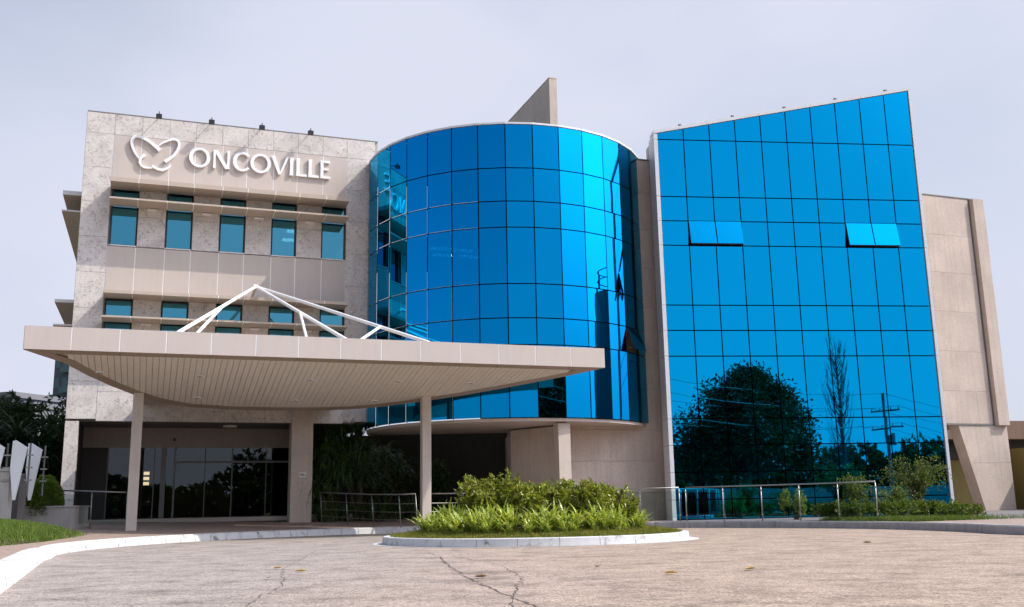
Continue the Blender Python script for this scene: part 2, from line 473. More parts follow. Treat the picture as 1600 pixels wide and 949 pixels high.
class MB:
    """collects shapes of one part"""
    def __init__(s): s.v, s.f = [], []
    def add(s, vs, fs):
        k = len(s.v); s.v += [tuple(x) for x in vs]; s.f += [tuple(i + k for i in f) for f in fs]; return s
    def box(s, x0, x1, y0, y1, z0, z1):
        return s.add([(x0, y0, z0), (x1, y0, z0), (x1, y1, z0), (x0, y1, z0), (x0, y0, z1), (x1, y0, z1), (x1, y1, z1), (x0, y1, z1)],
                     [(0, 3, 2, 1), (4, 5, 6, 7), (0, 1, 5, 4), (1, 2, 6, 5), (2, 3, 7, 6), (3, 0, 4, 7)])
    def tube(s, a, b, r0, r1=None, n=8, cap=True):
        a, b = Vector(a), Vector(b); r1 = r0 if r1 is None else r1
        d = (b - a).normalized()
        u = d.cross(Vector((0, 0, 1)) if abs(d.z) < .95 else Vector((1, 0, 0))).normalized(); w = d.cross(u)
        vs = []
        for p, r in ((a, r0), (b, r1)):
            for i in range(n):
                t = 2 * math.pi * i / n
                vs.append(p + (u * math.cos(t) + w * math.sin(t)) * r)
        fs = [(i, (i + 1) % n, n + (i + 1) % n, n + i) for i in range(n)]
        if cap: fs += [tuple(range(n - 1, -1, -1)), tuple(range(n, 2 * n))]
        return s.add(vs, fs)
    def path(s, pts, r, n=8):
        """one continuous tube along points; r a number or a list"""
        pts = [Vector(p) for p in pts]; m = len(pts)
        rs = r if isinstance(r, (list, tuple)) else [r] * m
        vs = []; u = None
        for i, p in enumerate(pts):
            d = (pts[min(i + 1, m - 1)] - pts[max(i - 1, 0)]).normalized()
            if u is None: u = d.cross(Vector((0, 0, 1)) if abs(d.z) < .95 else Vector((1, 0, 0))).normalized()
            u = (u - d * u.dot(d)).normalized(); w = d.cross(u)
            for k in range(n):
                t = 2 * math.pi * k / n
                vs.append(p + (u * math.cos(t) + w * math.sin(t)) * rs[i])
        fs = [(i * n + k, i * n + (k + 1) % n, (i + 1) * n + (k + 1) % n, (i + 1) * n + k) for i in range(m - 1) for k in range(n)]
        fs += [tuple(range(n - 1, -1, -1)), tuple((m - 1) * n + k for k in range(n))]
        return s.add(vs, fs)
    def prism(s, poly, axis, a, b):
        """extrude a polygon; axis 'y': poly in x,z ; axis 'z': poly in x,y"""
        n = len(poly)
        if axis == 'y': vs = [(x, a, z) for x, z in poly] + [(x, b, z) for x, z in poly]
        else: vs = [(x, y, a) for x, y in poly] + [(x, y, b) for x, y in poly]
        fs = [tuple(range(n)), tuple(range(2 * n - 1, n - 1, -1))] + [(i, i + n, (i + 1) % n + n, (i + 1) % n) for i in range(n)]
        return s.add(vs, fs)
    def mesh(s, name, mat, smooth=False, M=None):
        me = bpy.data.meshes.new(name)
        vs = s.v if M is None else [tuple(M @ Vector(p)) for p in s.v]
        me.from_pydata(vs, [], s.f)
        import bmesh
        bm = bmesh.new(); bm.from_mesh(me); bmesh.ops.recalc_face_normals(bm, faces=bm.faces); bm.to_mesh(me); bm.free()
        me.materials.append(MATS[mat])
        if smooth: me.shade_smooth()
        return me
    def build(s, name, mat, parent=None, M=ID, smooth=False):
        return link(bpy.data.objects.new(name, s.mesh(name, mat, smooth)), M, parent)

BOXES = {}
def piece(name, mat, dims, M, parent):
    """a box of given size, its local origin at its centre; alike pieces share one mesh"""
    key = (name, mat, tuple(round(d, 4) for d in dims))
    if key not in BOXES:
        x, y, z = (d / 2 for d in dims)
        BOXES[key] = MB().box(-x, x, -y, y, -z, z).mesh(name, mat)
    return link(bpy.data.objects.new(name, BOXES[key]), M, parent)

def slab(name, mat, parent, F, x0, x1, y0, y1, z0, z1):
    return piece(name, mat, (x1 - x0, y1 - y0, z1 - z0), F @ Matrix.Translation(((x0 + x1) / 2, (y0 + y1) / 2, (z0 + z1) / 2)), parent)

def copy_tree(o, M, parent=None):
    c = o.copy(); D = M @ WM[o].inverted()
    link(c, M, parent)
    for ch in list(o.children): copy_tree(ch, D @ WM[ch], c)
    return c

def np_mesh(name, verts, faces, mat, smooth=False):
    """fast mesh from numpy arrays, faces all of one size"""
    me = bpy.data.meshes.new(name)
    nv, nf, k = len(verts), len(faces), faces.shape[1]
    me.vertices.add(nv); me.vertices.foreach_set('co', verts.astype(np.float32).ravel())
    me.loops.add(nf * k); me.loops.foreach_set('vertex_index', faces.astype(np.int32).ravel())
    me.polygons.add(nf); me.polygons.foreach_set('loop_start', np.arange(0, nf * k, k, dtype=np.int32))
    me.update(calc_edges=True); me.validate()
    me.materials.append(MATS[mat])
    if smooth: me.shade_smooth()
    return me

def unit(a): return a / np.maximum(np.linalg.norm(a, axis=-1, keepdims=True), 1e-9)

def leaf_mesh(name, mat, P, D, L, W, fold=.25):
    """folded pointed leaves: base P, direction D, length L, width W"""
    n = len(P); D = unit(D)
    S = unit(np.cross(D, rng.normal(size=(n, 3)))); U = np.cross(S, D)
    L = np.asarray(L).reshape(-1, 1) * np.ones((n, 1)); W = np.asarray(W).reshape(-1, 1) * np.ones((n, 1))
    mid = P + D * L * .45
    V = np.stack([P, mid + S * W * .5 + U * W * fold, P + D * L - U * L * .12, mid - S * W * .5 + U * W * fold], 1).reshape(-1, 3)
    b = np.arange(n)[:, None] * 4
    Fc = np.concatenate([b + np.array([[0, 1, 2]]), b + np.array([[0, 2, 3]])], 0)
    return np_mesh(name, V, Fc, mat)

def strap_mesh(name, mat, P, az, L, W, rise, droop, seg=5):
    """arching strap leaves from P: start angle rise (rad above horizontal), bending down by droop (rad)"""
    n = len(P); step = L / seg
    h = np.stack([np.cos(az), np.sin(az), np.zeros(n)], 1); side = np.stack([-np.sin(az), np.cos(az), np.zeros(n)], 1)
    p = P.copy(); rows = []
    for i in range(seg + 1):
        u = i / seg
        w = (W * (1 - u ** 2.2) * (0.75 + .6 * u * (1 - u)) + .002)[:, None]
        a = (rise - droop * u ** 1.4)[:, None]
        d = h * np.cos(a) + np.array([0, 0, 1.0]) * np.sin(a)
        up = -h * np.sin(a) + np.array([0, 0, 1.0]) * np.cos(a)
        rows.append(np.stack([p - side * w * .5 + up * w * .18, p + side * w * .5 + up * w * .18], 1))
        p = p + d * step[:, None]
    V = np.stack(rows, 1).reshape(-1, 3)
    k = 2 * (seg + 1); b = np.arange(n)[:, None] * k
    Fc = np.concatenate([b + np.array([[2 * i, 2 * i + 1, 2 * i + 3, 2 * i + 2]]) for i in range(seg)], 0)
    return np_mesh(name, V, Fc, mat, True)

def blades_mesh(name, mat, P, hgt, w, lean=.5):
    n = len(P); az = rng.uniform(0, 2 * math.pi, n)
    s = np.stack([np.cos(az), np.sin(az), np.zeros(n)], 1) * w * .5
    la = rng.uniform(0, 2 * math.pi, n); q = rng.uniform(0, lean, n) * hgt
    tip = P + np.stack([np.cos(la) * q, np.sin(la) * q, hgt], 1)
    V = np.stack([P - s, P + s, tip], 1).reshape(-1, 3)
    return np_mesh(name, V, np.arange(3 * n).reshape(-1, 3), mat)

def new(name, me, M=ID, parent=None):
    return link(bpy.data.objects.new(name, me), M, parent)

# ================================================================== GROUND, ROAD, KERBS
tag(MB().add([(-1500, -1500, -.06), (1500, -1500, -.06), (1500, 1500, -.06), (-1500, 1500, -.06)], [(0, 1, 2, 3)]).build('ground', 'ground_grass'), kind='structure')
road = tag(MB().add([(-24, -30, 0), (48, -30, 0), (48, 36, 0), (-24, 36, 0)], [(0, 1, 2, 3)]).build('road', 'asphalt'), kind='structure')

def crack(pts, w):
    """irregular tarred crack laid on the road"""
    P = []
    for (x0, y0), (x1, y1) in zip(pts[:-1], pts[1:]):
        m = max(3, int(math.hypot(x1 - x0, y1 - y0) / .12))
        for i in range(m):
            u = i / m; P.append(Vector((x0 + (x1 - x0) * u + random.gauss(0, .018), y0 + (y1 - y0) * u + random.gauss(0, .03), 0.004)))
    vs, fs = [], []
    for i, p in enumerate(P):
        d = (P[min(i + 1, len(P) - 1)] - P[max(i - 1, 0)]).normalized(); s = Vector((-d.y, d.x, 0))
        ww = w * .8 * random.uniform(.2, 1.3) * (1 if 0 < i < len(P) - 1 else .1)
        vs += [p - s * ww, p + s * ww]
    fs = [(2 * i, 2 * i + 1, 2 * i + 3, 2 * i + 2) for i in range(len(P) - 1)]
    MB().add(vs, fs).build('crack', 'tar', road)
crack([(-1.45, 16.6), (-1.15, 15.2), (-.85, 12.8), (-.55, 10.9), (-.1, 8.6), (.2, 7.4), (.5, 6.2)], .012)
crack([(-1.0, 15.6), (-.2, 12.9), (.05, 10.6), (-.05, 8.0), (.1, 6.6)], .008)
crack([(-.5, 11.0), (.6, 10.6), (1.6, 10.9)], .007)
crack([(-3.6, 18.2), (-3.0, 13.0), (-2.35, 10.2), (-2.1, 7.4)], .007)
crack([(1.7, 15.4), (2.3, 13.6), (3.6, 12.9), (4.5, 12.2), (6.2, 11.8)], .010)
crack([(2.2, 11.3), (3.1, 10.4), (4.4, 10.2)], .008)
crack([(3.4, 14.3), (4.8, 15.3), (7.0, 15.6)], .009)
crack([(0.8, 9.4), (1.8, 8.4), (3.0, 8.2), (4.0, 7.7)], .008)
crack([(5.0, 9.6), (5.9, 10.3), (7.1, 10.3)], .008)

# kerb line: along the drive, then round the turning circle
KERB = [Vector((-4.5 + .407 * k, 8.66 - k, 0)) for k in (14, 12, 10, 8, 6, 4, 2, 0, -2, -4, -6, -7.6)]
phis = []
a0 = math.atan2(17.3 - RC.y, -8.05 - RC.x) % (2 * math.pi)
na = 64
for i in range(na + 1):
    ph = a0 + (R(-6) - a0) * i / na
    phis.append(ph); KERB.append(RC + Vector((math.cos(ph), math.sin(ph), 0)) * RK)
for x_, y_ in ((9.75, 19.2), (10.2, 18.1), (11.0, 16.9), (12.3, 15.8), (14.0, 15.0), (17, 14.3), (22, 14.0), (30, 14.0)):
    KERB.append(Vector((x_, y_, 0))); phis.append(R(-6))
def kerb_normals(P):
    out = []
    for i in range(len(P)):
        d = (P[min(i + 1, len(P) - 1)] - P[max(i - 1, 0)]).normalized()
        out.append(Vector((-d.y, d.x, 0)))
    return out
KN = kerb_normals(KERB)      # pointing away from the road
def kz(p):                   # kerb height
    return .18
left_kerb = tag(empty('kerb', (-8.0, 17.5, 0)), kind='structure')
right_kerb = tag(empty('kerb', (9, 24, 0)), kind='structure')
def kerb_stone(P, Q, nP, nQ, z, mat, parent, w=.22, gap=.006, slope=.05):
    d = (Q - P).normalized() * gap
    P, Q = P + d, Q - d
    vs = []
    for p, n_ in ((P, nP), (Q, nQ)):
        vs += [p + Vector((0, 0, -.05)), p + n_ * slope * .4 + Vector((0, 0, z - .03)), p + n_ * slope + Vector((0, 0, z)), p + n_ * w + Vector((0, 0, z)), p + n_ * w + Vector((0, 0, -.05))]
    fs = [(i, i + 1, i + 6, i + 5) for i in range(4)] + [(4, 0, 5, 9), (0, 4, 3, 2, 1), (5, 6, 7, 8, 9)]
    MB().add(vs, fs).build('kerb_stone', mat, parent)
ni = len(KERB)
for i in range(ni - 1):
    c = (KERB[i] + KERB[i + 1]) / 2
    white = c.x < 2.5 and c.y > -6
    kerb_stone(KERB[i], KERB[i + 1], KN[i], KN[i + 1], kz(c), 'kerb_white' if white else 'kerb_grey', left_kerb if white else right_kerb, w=.34 if i < 12 else .24, slope=.10 if white else .05)

# paving on the left and before the entrance, rising gently to the doors; planted verge on the right
def apron(name, i0, i1, mat, dist, rise, off=.235):
    vs, fs = [], []
    for i in range(i0, i1 + 1):
        for j, d in enumerate(dist):
            o_ = off if i >= 12 else .335
            p = KERB[i] + KN[i] * (o_ + d)
            vs.append((p.x, p.y, kz(p) - .004 + min(rise(i) * d, .36)))
    m = len(dist)
    fs = [(a * m + j, (a + 1) * m + j, (a + 1) * m + j + 1, a * m + j + 1) for a in range(i1 - i0) for j in range(m - 1)]
    return tag(MB().add(vs, fs).build(name, mat, smooth=True), kind='structure')
arc0 = 12
i_split = min(range(arc0, ni), key=lambda i: abs(phis[i - arc0] - R(66)))
DIST = [0, .5, 1, 1.5, 2, 2.5, 3, 3.5, 4, 4.5, 5, 5.5, 6, 6.5, 7, 8, 10, 13]
def rise_left(i):
    if i < arc0: return .012 + .02 * i / arc0
    ph = math.degrees(phis[i - arc0])
    return .05 if ph > 110 else .05 - .045 * min(1, (110 - ph) / 40)
apron('pavement', 4, i_split, 'paver', DIST, rise_left)
i_path = min(range(arc0, ni), key=lambda i: abs(phis[i - arc0] - R(17)))
apron('footway', i_path, ni - 1, 'paver', [0, .5, 1, 1.5, 2, 3, 4, 6, 9, 12, 16], lambda i: .004)
verge = apron('verge', i_split, i_path, 'concrete_dark', [0, .5, 1, 1.5, 2, 3, 4, 6, 9, 14, 20], lambda i: .004)

# ------------------------------------------------------------------ planted island
IR = (3.2, 2.95)
def ell(ph, k): return RC + Vector((math.cos(ph) * (IR[0] - k), math.sin(ph) * (IR[1] - k), 0))
isl_kerb = tag(empty('island_kerb', RC), kind='structure')
nk = 26
for i in range(nk):
    p0, p1 = 2 * math.pi * i / nk, 2 * math.pi * (i + 1) / nk
    vs = []
    m = 5
    for k in range(m):
        ph = p0 + (p1 - p0) * (.006 + .988 * k / (m - 1))
        for kk, z in ((0, -.05), (.015, .14), (.03, .155), (.16, .155), (.16, -.05)):
            q = ell(ph, kk); vs.append((q.x, q.y, z))
    fs = [(a * 5 + j, a * 5 + j + 1, a * 5 + j + 6, a * 5 + j + 5) for a in range(m - 1) for j in range(4)]
    fs += [(a * 5 + 4, a * 5, a * 5 + 5, a * 5 + 9) for a in range(m - 1)] + [(0, 1, 2, 3, 4), tuple((m - 1) * 5 + j for j in (4, 3, 2, 1, 0))]
    MB().add(vs, fs).build('kerb_stone', 'kerb_white', isl_kerb)
vs, fs = [], []
for i in range(97):
    ph = 2 * math.pi * i / 96
    wv = .10 + .10 * abs(math.cos(ph)) ** 4 + random.uniform(-.012, .012)
    q0, q1 = ell(ph, -.005), ell(ph, -wv)
    vs += [(q0.x, q0.y, .004), (q1.x, q1.y, .004)]
fs = [(2 * i, 2 * i + 1, 2 * i + 3, 2 * i + 2) for i in range(96)]
MB().add(vs, fs).build('painted_edge', 'kerb_white', road)
def island_z(x, y):
    r = min(1, math.hypot((x - RC.x) / (IR[0] - .16), (y - RC.y) / (IR[1] - .16)))
    return .135 + .22 * (1 - r * r)
vs = [(RC.x, RC.y, island_z(RC.x, RC.y))]; fs = []
for ring in range(1, 9):
    for i in range(48):
        ph = 2 * math.pi * i / 48; f = ring / 8
        x, y = RC.x + math.cos(ph) * (IR[0] - .158) * f, RC.y + math.sin(ph) * (IR[1] - .158) * f
        vs.append((x, y, island_z(x, y)))
for i in range(48): fs.append((0, 1 + i, 1 + (i + 1) % 48))
for ring in range(1, 8):
    for i in range(48):
        a, b = 1 + (ring - 1) * 48 + i, 1 + (ring - 1) * 48 + (i + 1) % 48
        fs.append((a, a + 48, b + 48, b))
tag(MB().add(vs, fs).build('island_bed', 'soil', smooth=True), kind='structure')

# ================================================================== THE CLINIC
clinic = empty('clinic_building', PF + T * 8)
tag(clinic, 'three storey clinic of pale granite, blue mirror glass drum and slanted blue glass wall', 'building')

# --- granite front -------------------------------------------------
DEP = .24
S0, S1 = -.83, 8.5
def win_s(i): return .05 + 1.645 * i, .05 + 1.645 * i + .78
wall = MB()   # solid wall behind the cladding, with openings for the windows
YB0, YB1 = .06, .30
wall.box(S0 + .05, S1, YB0, YB1, 10.85, 13.22)
wall.box(S0 + .05, S1, YB0, YB1, 7.25, 8.89)
wall.box(S0 + .05, S1, YB0, YB1, 3.50, 5.25)
for z0, z1 in ((8.89, 10.85), (5.25, 7.25)):
    xs = [S0 + .05] + [v for i in range(5) for v in win_s(i)] + [S1]
    for a, b in zip(xs[0::2], xs[1::2]): wall.box(a, b, YB0, YB1, z0, z1)
# left flank, back and floors of the stone wing
wall.box(S0 + .05, S0 + .3, YB1, 12, 3.5, 13.22)
wall.box(S0 + .3, S1, 11.7, 12, 3.5, 13.22)
wall.box(S0 + .3, S1, YB1, 11.7, 12.85, 13.15)
wall.build('front_wall', 'concrete', clinic, FF)
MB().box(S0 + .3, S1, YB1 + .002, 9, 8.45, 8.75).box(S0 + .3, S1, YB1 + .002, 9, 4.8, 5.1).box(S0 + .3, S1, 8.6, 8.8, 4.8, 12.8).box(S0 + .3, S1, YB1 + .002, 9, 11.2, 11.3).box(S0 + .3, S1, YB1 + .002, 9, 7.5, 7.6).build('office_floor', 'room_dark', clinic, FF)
for y in (4.7, 6.0):
    slab('ceiling_light', 'lamp_panel', clinic, FF, 6.05, 7.35, y, y + .32, 11.13, 11.17)

MB().box(S0, S1, -.002, .05, 13.225, 13.26).build('parapet_cap', 'cap_grey', clinic, FF)
def clad(mat, s0, s1, z0, z1, ns, nz, name='stone_slab', y0=0.0, y1=.055, par=None, g=.004):
    par = par or front
    for i in range(ns):
        for j in range(nz):
            a, b = s0 + (s1 - s0) * i / ns, s0 + (s1 - s0) * (i + 1) / ns
            c, d = z0 + (z1 - z0) * j / nz, z0 + (z1 - z0) * (j + 1) / nz
            slab(name, mat, par, FF, a + g, b - g, y0, y1, c + g, d - g)
front = link(bpy.data.objects.new('granite_cladding', None), FF, clinic)
clad('granite', S0, 0.0, 3.50, 12.54, 1, 8)
clad('granite', S0, 0.0, 12.54, 13.22, 1, 1)
clad('granite', 0.0, 7.43, 12.54, 13.22, 9, 1)
clad('granite', 7.43, S1 - .1, 3.50, 12.54, 1, 8)
clad('granite', 7.43, S1 - .1, 12.54, 13.22, 1, 1)
clad('granite', 0.0, 7.43, 3.44, 5.22, 6, 2)
for z0, z1 in ((8.91, 10.85), (5.25, 7.22)):
    for i in range(4):
        clad('granite', win_s(i)[1] + .02, win_s(i + 1)[0] - .02, z0, z1, 1, 2)
# left flank slabs
for j in range(8):
    for k in range(4):
        z0 = 3.5 + j * 1.215
        slab('stone_slab', 'granite', front, FF, S0 - .008, S0 + .048, .062 + k * 2.9, .062 + k * 2.9 + 2.89, z0 + .004, z0 + 1.211)

# beige metal bands with white seams
joints = [0.0] + [v for i in range(5) for v in win_s(i)][1:-1] + [7.43]
bands = []
for name, z0, z1 in (('sign_band', 10.87, 12.535), ('spandrel_band', 7.24, 8.875)):
    bd = MB().box(0.0, 7.43, .006, .055, z0, z1).build(name, 'seam_white', clinic, FF)
    bands.append(bd)
    for a, b in zip(joints[:-1], joints[1:]):
        slab('band_panel', 'panel_beige', bd, FF, a + .013, b - .013, 0.0, .0055, z0 + .002, z1 - .002)

def sunshade(F, x0, x1, js, z, th, name='sunshade', proj=.85):
    sh = MB().box(x0 + .008, x1 - .008, -proj + .004, -.004, z + .003, z + th - .003).build(name, 'seam_white', clinic, F)
    for a, b in zip(js[:-1], js[1:]):
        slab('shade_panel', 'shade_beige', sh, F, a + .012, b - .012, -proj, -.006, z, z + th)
    return sh
for z, th in ((10.72, .14), (10.17, .055), (7.21, .10), (6.47, .055)):
    sunshade(FF, 0.0, 7.40, [0.0] + joints[1:-1] + [7.40], z, th)
# shades on the left flank
FL = FF @ Matrix.Translation((S0 - .008, 9.2, 0)) @ Matrix.Rotation(R(-90), 4, 'Z')
for z, th in ((10.72, .14), (10.17, .055), (7.21, .10), (6.47, .055)):
    sunshade(FL, .0, 8.2, [0, 1.64, 3.28, 4.92, 6.56, 8.2], z, th, proj=.62)

# windows of the granite front
for zs, ze in ((8.92, 10.84), (5.27, 7.20)):
    for i in range(5):
        a, b = win_s(i)
        wdw = MB().box(a, a + .035, .10, .16, zs, ze).box(b - .035, b, .10, .16, zs, ze).box(a + .035, b - .035, .10, .16, zs, zs + .04).box(a + .035, b - .035, .10, .16, ze - .04, ze).box(a + .035, b - .035, .10, .16, ze - .62, ze - .585).build('window', 'dark_metal', clinic, FF)
        slab('pane', 'glass_window', wdw, FF, a + .036, b - .036, .125, .135, zs + .041, ze - .621)
        slab('pane', 'glass_window', wdw, FF, a + .036, b - .036, .125, .135, ze - .584, ze - .041)
        slab('sill', 'seam_white', wdw, FF, a - .01, b + .01, -.015, .099, zs - .022, zs + .004)
        slab('jamb', 'dark_metal', wdw, FF, a - .012, a - .001, .0, .098, zs + .005, ze)
        slab('jamb', 'dark_metal', wdw, FF, b + .001, b + .012, .0, .098, zs + .005, ze)
# wall luminaires under the lower shades
for z in (10.105, 6.41):
    for i in range(4):
        c = (win_s(i)[1] + win_s(i + 1)[0]) / 2
        slab('wall_light', 'white_paint', clinic, FF, c - .15, c + .15, -.10, -.003, z - .015, z + .04)

# --- entrance recess -------------------------------------------------
ER = 2.6
entry = link(bpy.data.objects.new('entrance', None), FF, clinic)
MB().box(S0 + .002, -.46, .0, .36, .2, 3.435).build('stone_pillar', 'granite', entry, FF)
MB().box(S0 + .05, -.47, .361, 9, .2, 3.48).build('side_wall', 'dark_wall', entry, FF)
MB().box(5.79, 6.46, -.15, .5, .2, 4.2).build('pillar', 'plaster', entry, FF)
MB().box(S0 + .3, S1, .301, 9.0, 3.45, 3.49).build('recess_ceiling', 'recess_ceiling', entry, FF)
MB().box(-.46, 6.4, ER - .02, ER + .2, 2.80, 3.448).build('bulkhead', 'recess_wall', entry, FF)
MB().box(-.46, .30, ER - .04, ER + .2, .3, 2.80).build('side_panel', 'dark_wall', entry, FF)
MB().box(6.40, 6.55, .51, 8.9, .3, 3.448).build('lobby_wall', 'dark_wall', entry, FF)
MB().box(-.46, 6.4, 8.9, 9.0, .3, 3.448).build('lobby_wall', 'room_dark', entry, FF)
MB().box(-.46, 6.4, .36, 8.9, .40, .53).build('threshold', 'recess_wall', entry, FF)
MB().box(2.2, 4.6, 6.6, 7.2, .53, 1.6).box(2.1, 4.7, 6.5, 7.3, 1.6, 1.66).build('reception_desk', 'desk', entry, FF)
for x in (.7, 1.4):
    MB().box(x, x + .5, 5.2, 5.7, .9, .97).box(x, x + .5, 5.65, 5.7, .97, 1.4).box(x + .05, x + .1, 5.25, 5.3, .53, .9).box(x + .4, x + .45, 5.25, 5.3, .53, .9).build('lobby_seat', 'dark_metal', entry, FF)
mull = [(.30, .34), (1.72, 1.75), (1.94, 2.10), (2.34, 2.40), (3.32, 3.35), (4.18, 4.22), (5.30, 5.33), (6.36, 6.40)]
for k, (a, b) in enumerate(mull): slab('frame_post', 'cap_grey', entry, FF, a, b, ER - .03, ER + .05, .531, 2.799)
for (a, b), (c, d) in zip(mull[3:-1], mull[4:]): slab('frame_rail', 'cap_grey', entry, FF, b + .001, c - .001, ER - .02, ER + .04, 2.30, 2.37)
for (a, b), (c, d) in zip(mull[:-1], mull[1:]):
    if b >= 2.35:
        slab('door_pane', 'glass_door', entry, FF, b + .002, c - .002, ER, ER + .012, .54, 2.298)
        slab('transom_pane', 'glass_door', entry, FF, b + .002, c - .002, ER, ER + .012, 2.372, 2.798)
    else:
        slab('glass_pane', 'glass_door', entry, FF, b + .002, c - .002, ER, ER + .012, .54, 2.798)
for k in range(3): slab('lobby_lamp', 'lamp_warm', entry, FF, 1.42, 1.60, 3.6, 3.72, 1.62 + k * .17, 1.72 + k * .17)
MB().tube((4.0, 1.4, 3.40), (4.0, 1.4, 3.449), .22, n=20).build('ceiling_lamp', 'white_paint', entry, FF)
slab('camera_dome', 'black_lamp', entry, FF, 2.28, 2.36, ER - .16, ER - .021, 3.02, 3.1)
pl = slab('notice', 'sign_paper', entry, FF, 6.05, 6.27, -.156, -.1505, 1.72, 1.88)
slab('notice_text', 'ink', entry, FF, 6.07, 6.25, -.1575, -.1561, 1.77, 1.79)
slab('notice_text', 'ink', entry, FF, 6.07, 6.2, -.1575, -.1561, 1.81, 1.835)

# --- glass drum ------------------------------------------------------
drum = link(bpy.data.objects.new('glass_drum', None), Matrix.Translation(DRUM_C), clinic)
STEP = 10.1
rows_d = [3.24, 5.41, 6.22, 7.27, 9.03, 9.86, 10.93, 12.36]
a_idx = list(range(-8, 9))
def dpt(deg, r, z):
    a = R(deg); return Vector((DRUM_C.x + r * math.sin(a), DRUM_C.y - r * math.cos(a), z))
for k in a_idx:
    th = 1.0 + STEP * k; th2 = th + STEP; mid = (th + th2) / 2
    w = 2 * DRUM_R * math.sin(R(STEP / 2)); rr = DRUM_R * math.cos(R(STEP / 2))
    for z0, z1 in zip(rows_d[:-1], rows_d[1:]):
        opened = (k == 5 and abs(z0 - 5.41) < .01)
        c = dpt(mid, rr, (z0 + z1) / 2)
        M = Matrix.Translation(c) @ Matrix.Rotation(R(mid), 4, 'Z')
        if opened:
            M = M @ Matrix.Translation((0, 0, (z1 - z0) / 2)) @ Matrix.Rotation(R(-20), 4, 'X') @ Matrix.Translation((0, -.02, -(z1 - z0) / 2))
        else:
            M = M @ Matrix.Rotation(R(random.gauss(0, .12)), 4, 'X') @ Matrix.Rotation(R(random.gauss(0, .16)), 4, 'Z')
        piece('glass_pane', 'glass_drum', (w - .034, .004, z1 - z0 - .034), M, drum)
    MB().tube(dpt(th, DRUM_R - .035, 3.25), dpt(th, DRUM_R - .035, 12.35), .03, n=6).build('mullion', 'joint_black', drum)
for z in rows_d[1:-1]:
    MB().path([dpt(1.0 + STEP * k, DRUM_R - .045, z) for k in range(-8, 10)], .026, 6).build('transom', 'joint_black', drum)
# slab at the foot, white coping, roof and dark rooms inside
def drum_ring(r0, r1, z0, z1):
    angs = [1.0 + STEP * k for k in range(-9, 11)]
    vs, n_ = [], len(angs)
    for a in angs:
        for r, z in ((r0, z0), (r1, z0), (r1, z1), (r0, z1)): vs.append(dpt(a, r, z))
    fs = [(i * 4 + j, i * 4 + (j + 1) % 4, (i + 1) * 4 + (j + 1) % 4, (i + 1) * 4 + j) for i in range(n_ - 1) for j in range(4)]
    fs += [(0, 1, 2, 3), tuple((n_ - 1) * 4 + j for j in (3, 2, 1, 0))]
    return MB().add(vs, fs)
drum_ring(.05, DRUM_R - .07, 3.15, 3.236).build('base_slab', 'panel_beige', drum)
drum_ring(DRUM_R - .25, DRUM_R + .03, 12.362, 12.42).build('coping', 'frame_white', drum)
drum_ring(.05, DRUM_R - .26, 12.2, 12.35).build('roof', 'cap_grey', drum)
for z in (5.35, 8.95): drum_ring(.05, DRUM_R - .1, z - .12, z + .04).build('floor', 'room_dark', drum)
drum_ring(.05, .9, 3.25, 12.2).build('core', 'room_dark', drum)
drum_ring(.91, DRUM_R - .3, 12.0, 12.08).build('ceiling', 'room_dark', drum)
for z, a, r in ((8.80, -32, 3.9), (8.80, -24, 3.3), (8.80, -40, 3.2), (8.80, -28, 2.5)):
    p = dpt(a, r, z); MB().box(-.32, .32, -.13, .13, -.02, .02).build('ceiling_light', 'lamp_panel', drum, Matrix.Translation(p) @ Matrix.Rotation(R(20), 4, 'Z'))

# walls and column under the drum
under = link(bpy.data.objects.new('undercroft', None), FB, clinic)
MB().box(-.19, .19, -.19, .19, .1, 3.1).build('column', 'column_beige', under, Matrix.Translation((1.42, 29.55, 0)) @ Matrix.Rotation(A_F, 4, 'Z'))
p0, p1, p2 = Vector((1.55, 30.25, 0)), Vector((-.1, 31.9, 0)), Vector((-.35, 36.2, 0))
def wallseg(a, b, th, z0, z1, name, mat, par):
    d = (b - a).normalized(); s = Vector((-d.y, d.x, 0)) * th
    MB().prism([(q.x, q.y) for q in (a, b, b + s, a + s)], 'z', z0, z1).build(name, mat, par)
wallseg(p1, p0, .25, .1, 3.1, 'angled_wall', 'plaster', under)
wallseg(p2, p1 + Vector((-.02, .02, 0)), .25, .1, 3.098, 'angled_wall', 'plaster', under)
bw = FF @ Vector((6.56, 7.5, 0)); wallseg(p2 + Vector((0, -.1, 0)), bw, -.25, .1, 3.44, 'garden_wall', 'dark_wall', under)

# --- rear block with the plain wall right of the drum and the wing on its V pier
blk = link(bpy.data.objects.new('rear_block', None), FB, clinic)
MB().box(-3.3, 9.6, .40, 9, -.05, 12.28).build('block_core', 'plaster', blk, FB)
MB().box(9.602, 14.36, .05, 9, 3.36, 12.03).build('wing_core', 'plaster', blk, FB)
MB().box(9.602, 14.36, -.02, 9.02, 12.032, 12.07).box(-3.3, 9.6, .33, 9.02, 12.282, 12.32).build('parapet_cap', 'cap_grey', blk, FB)
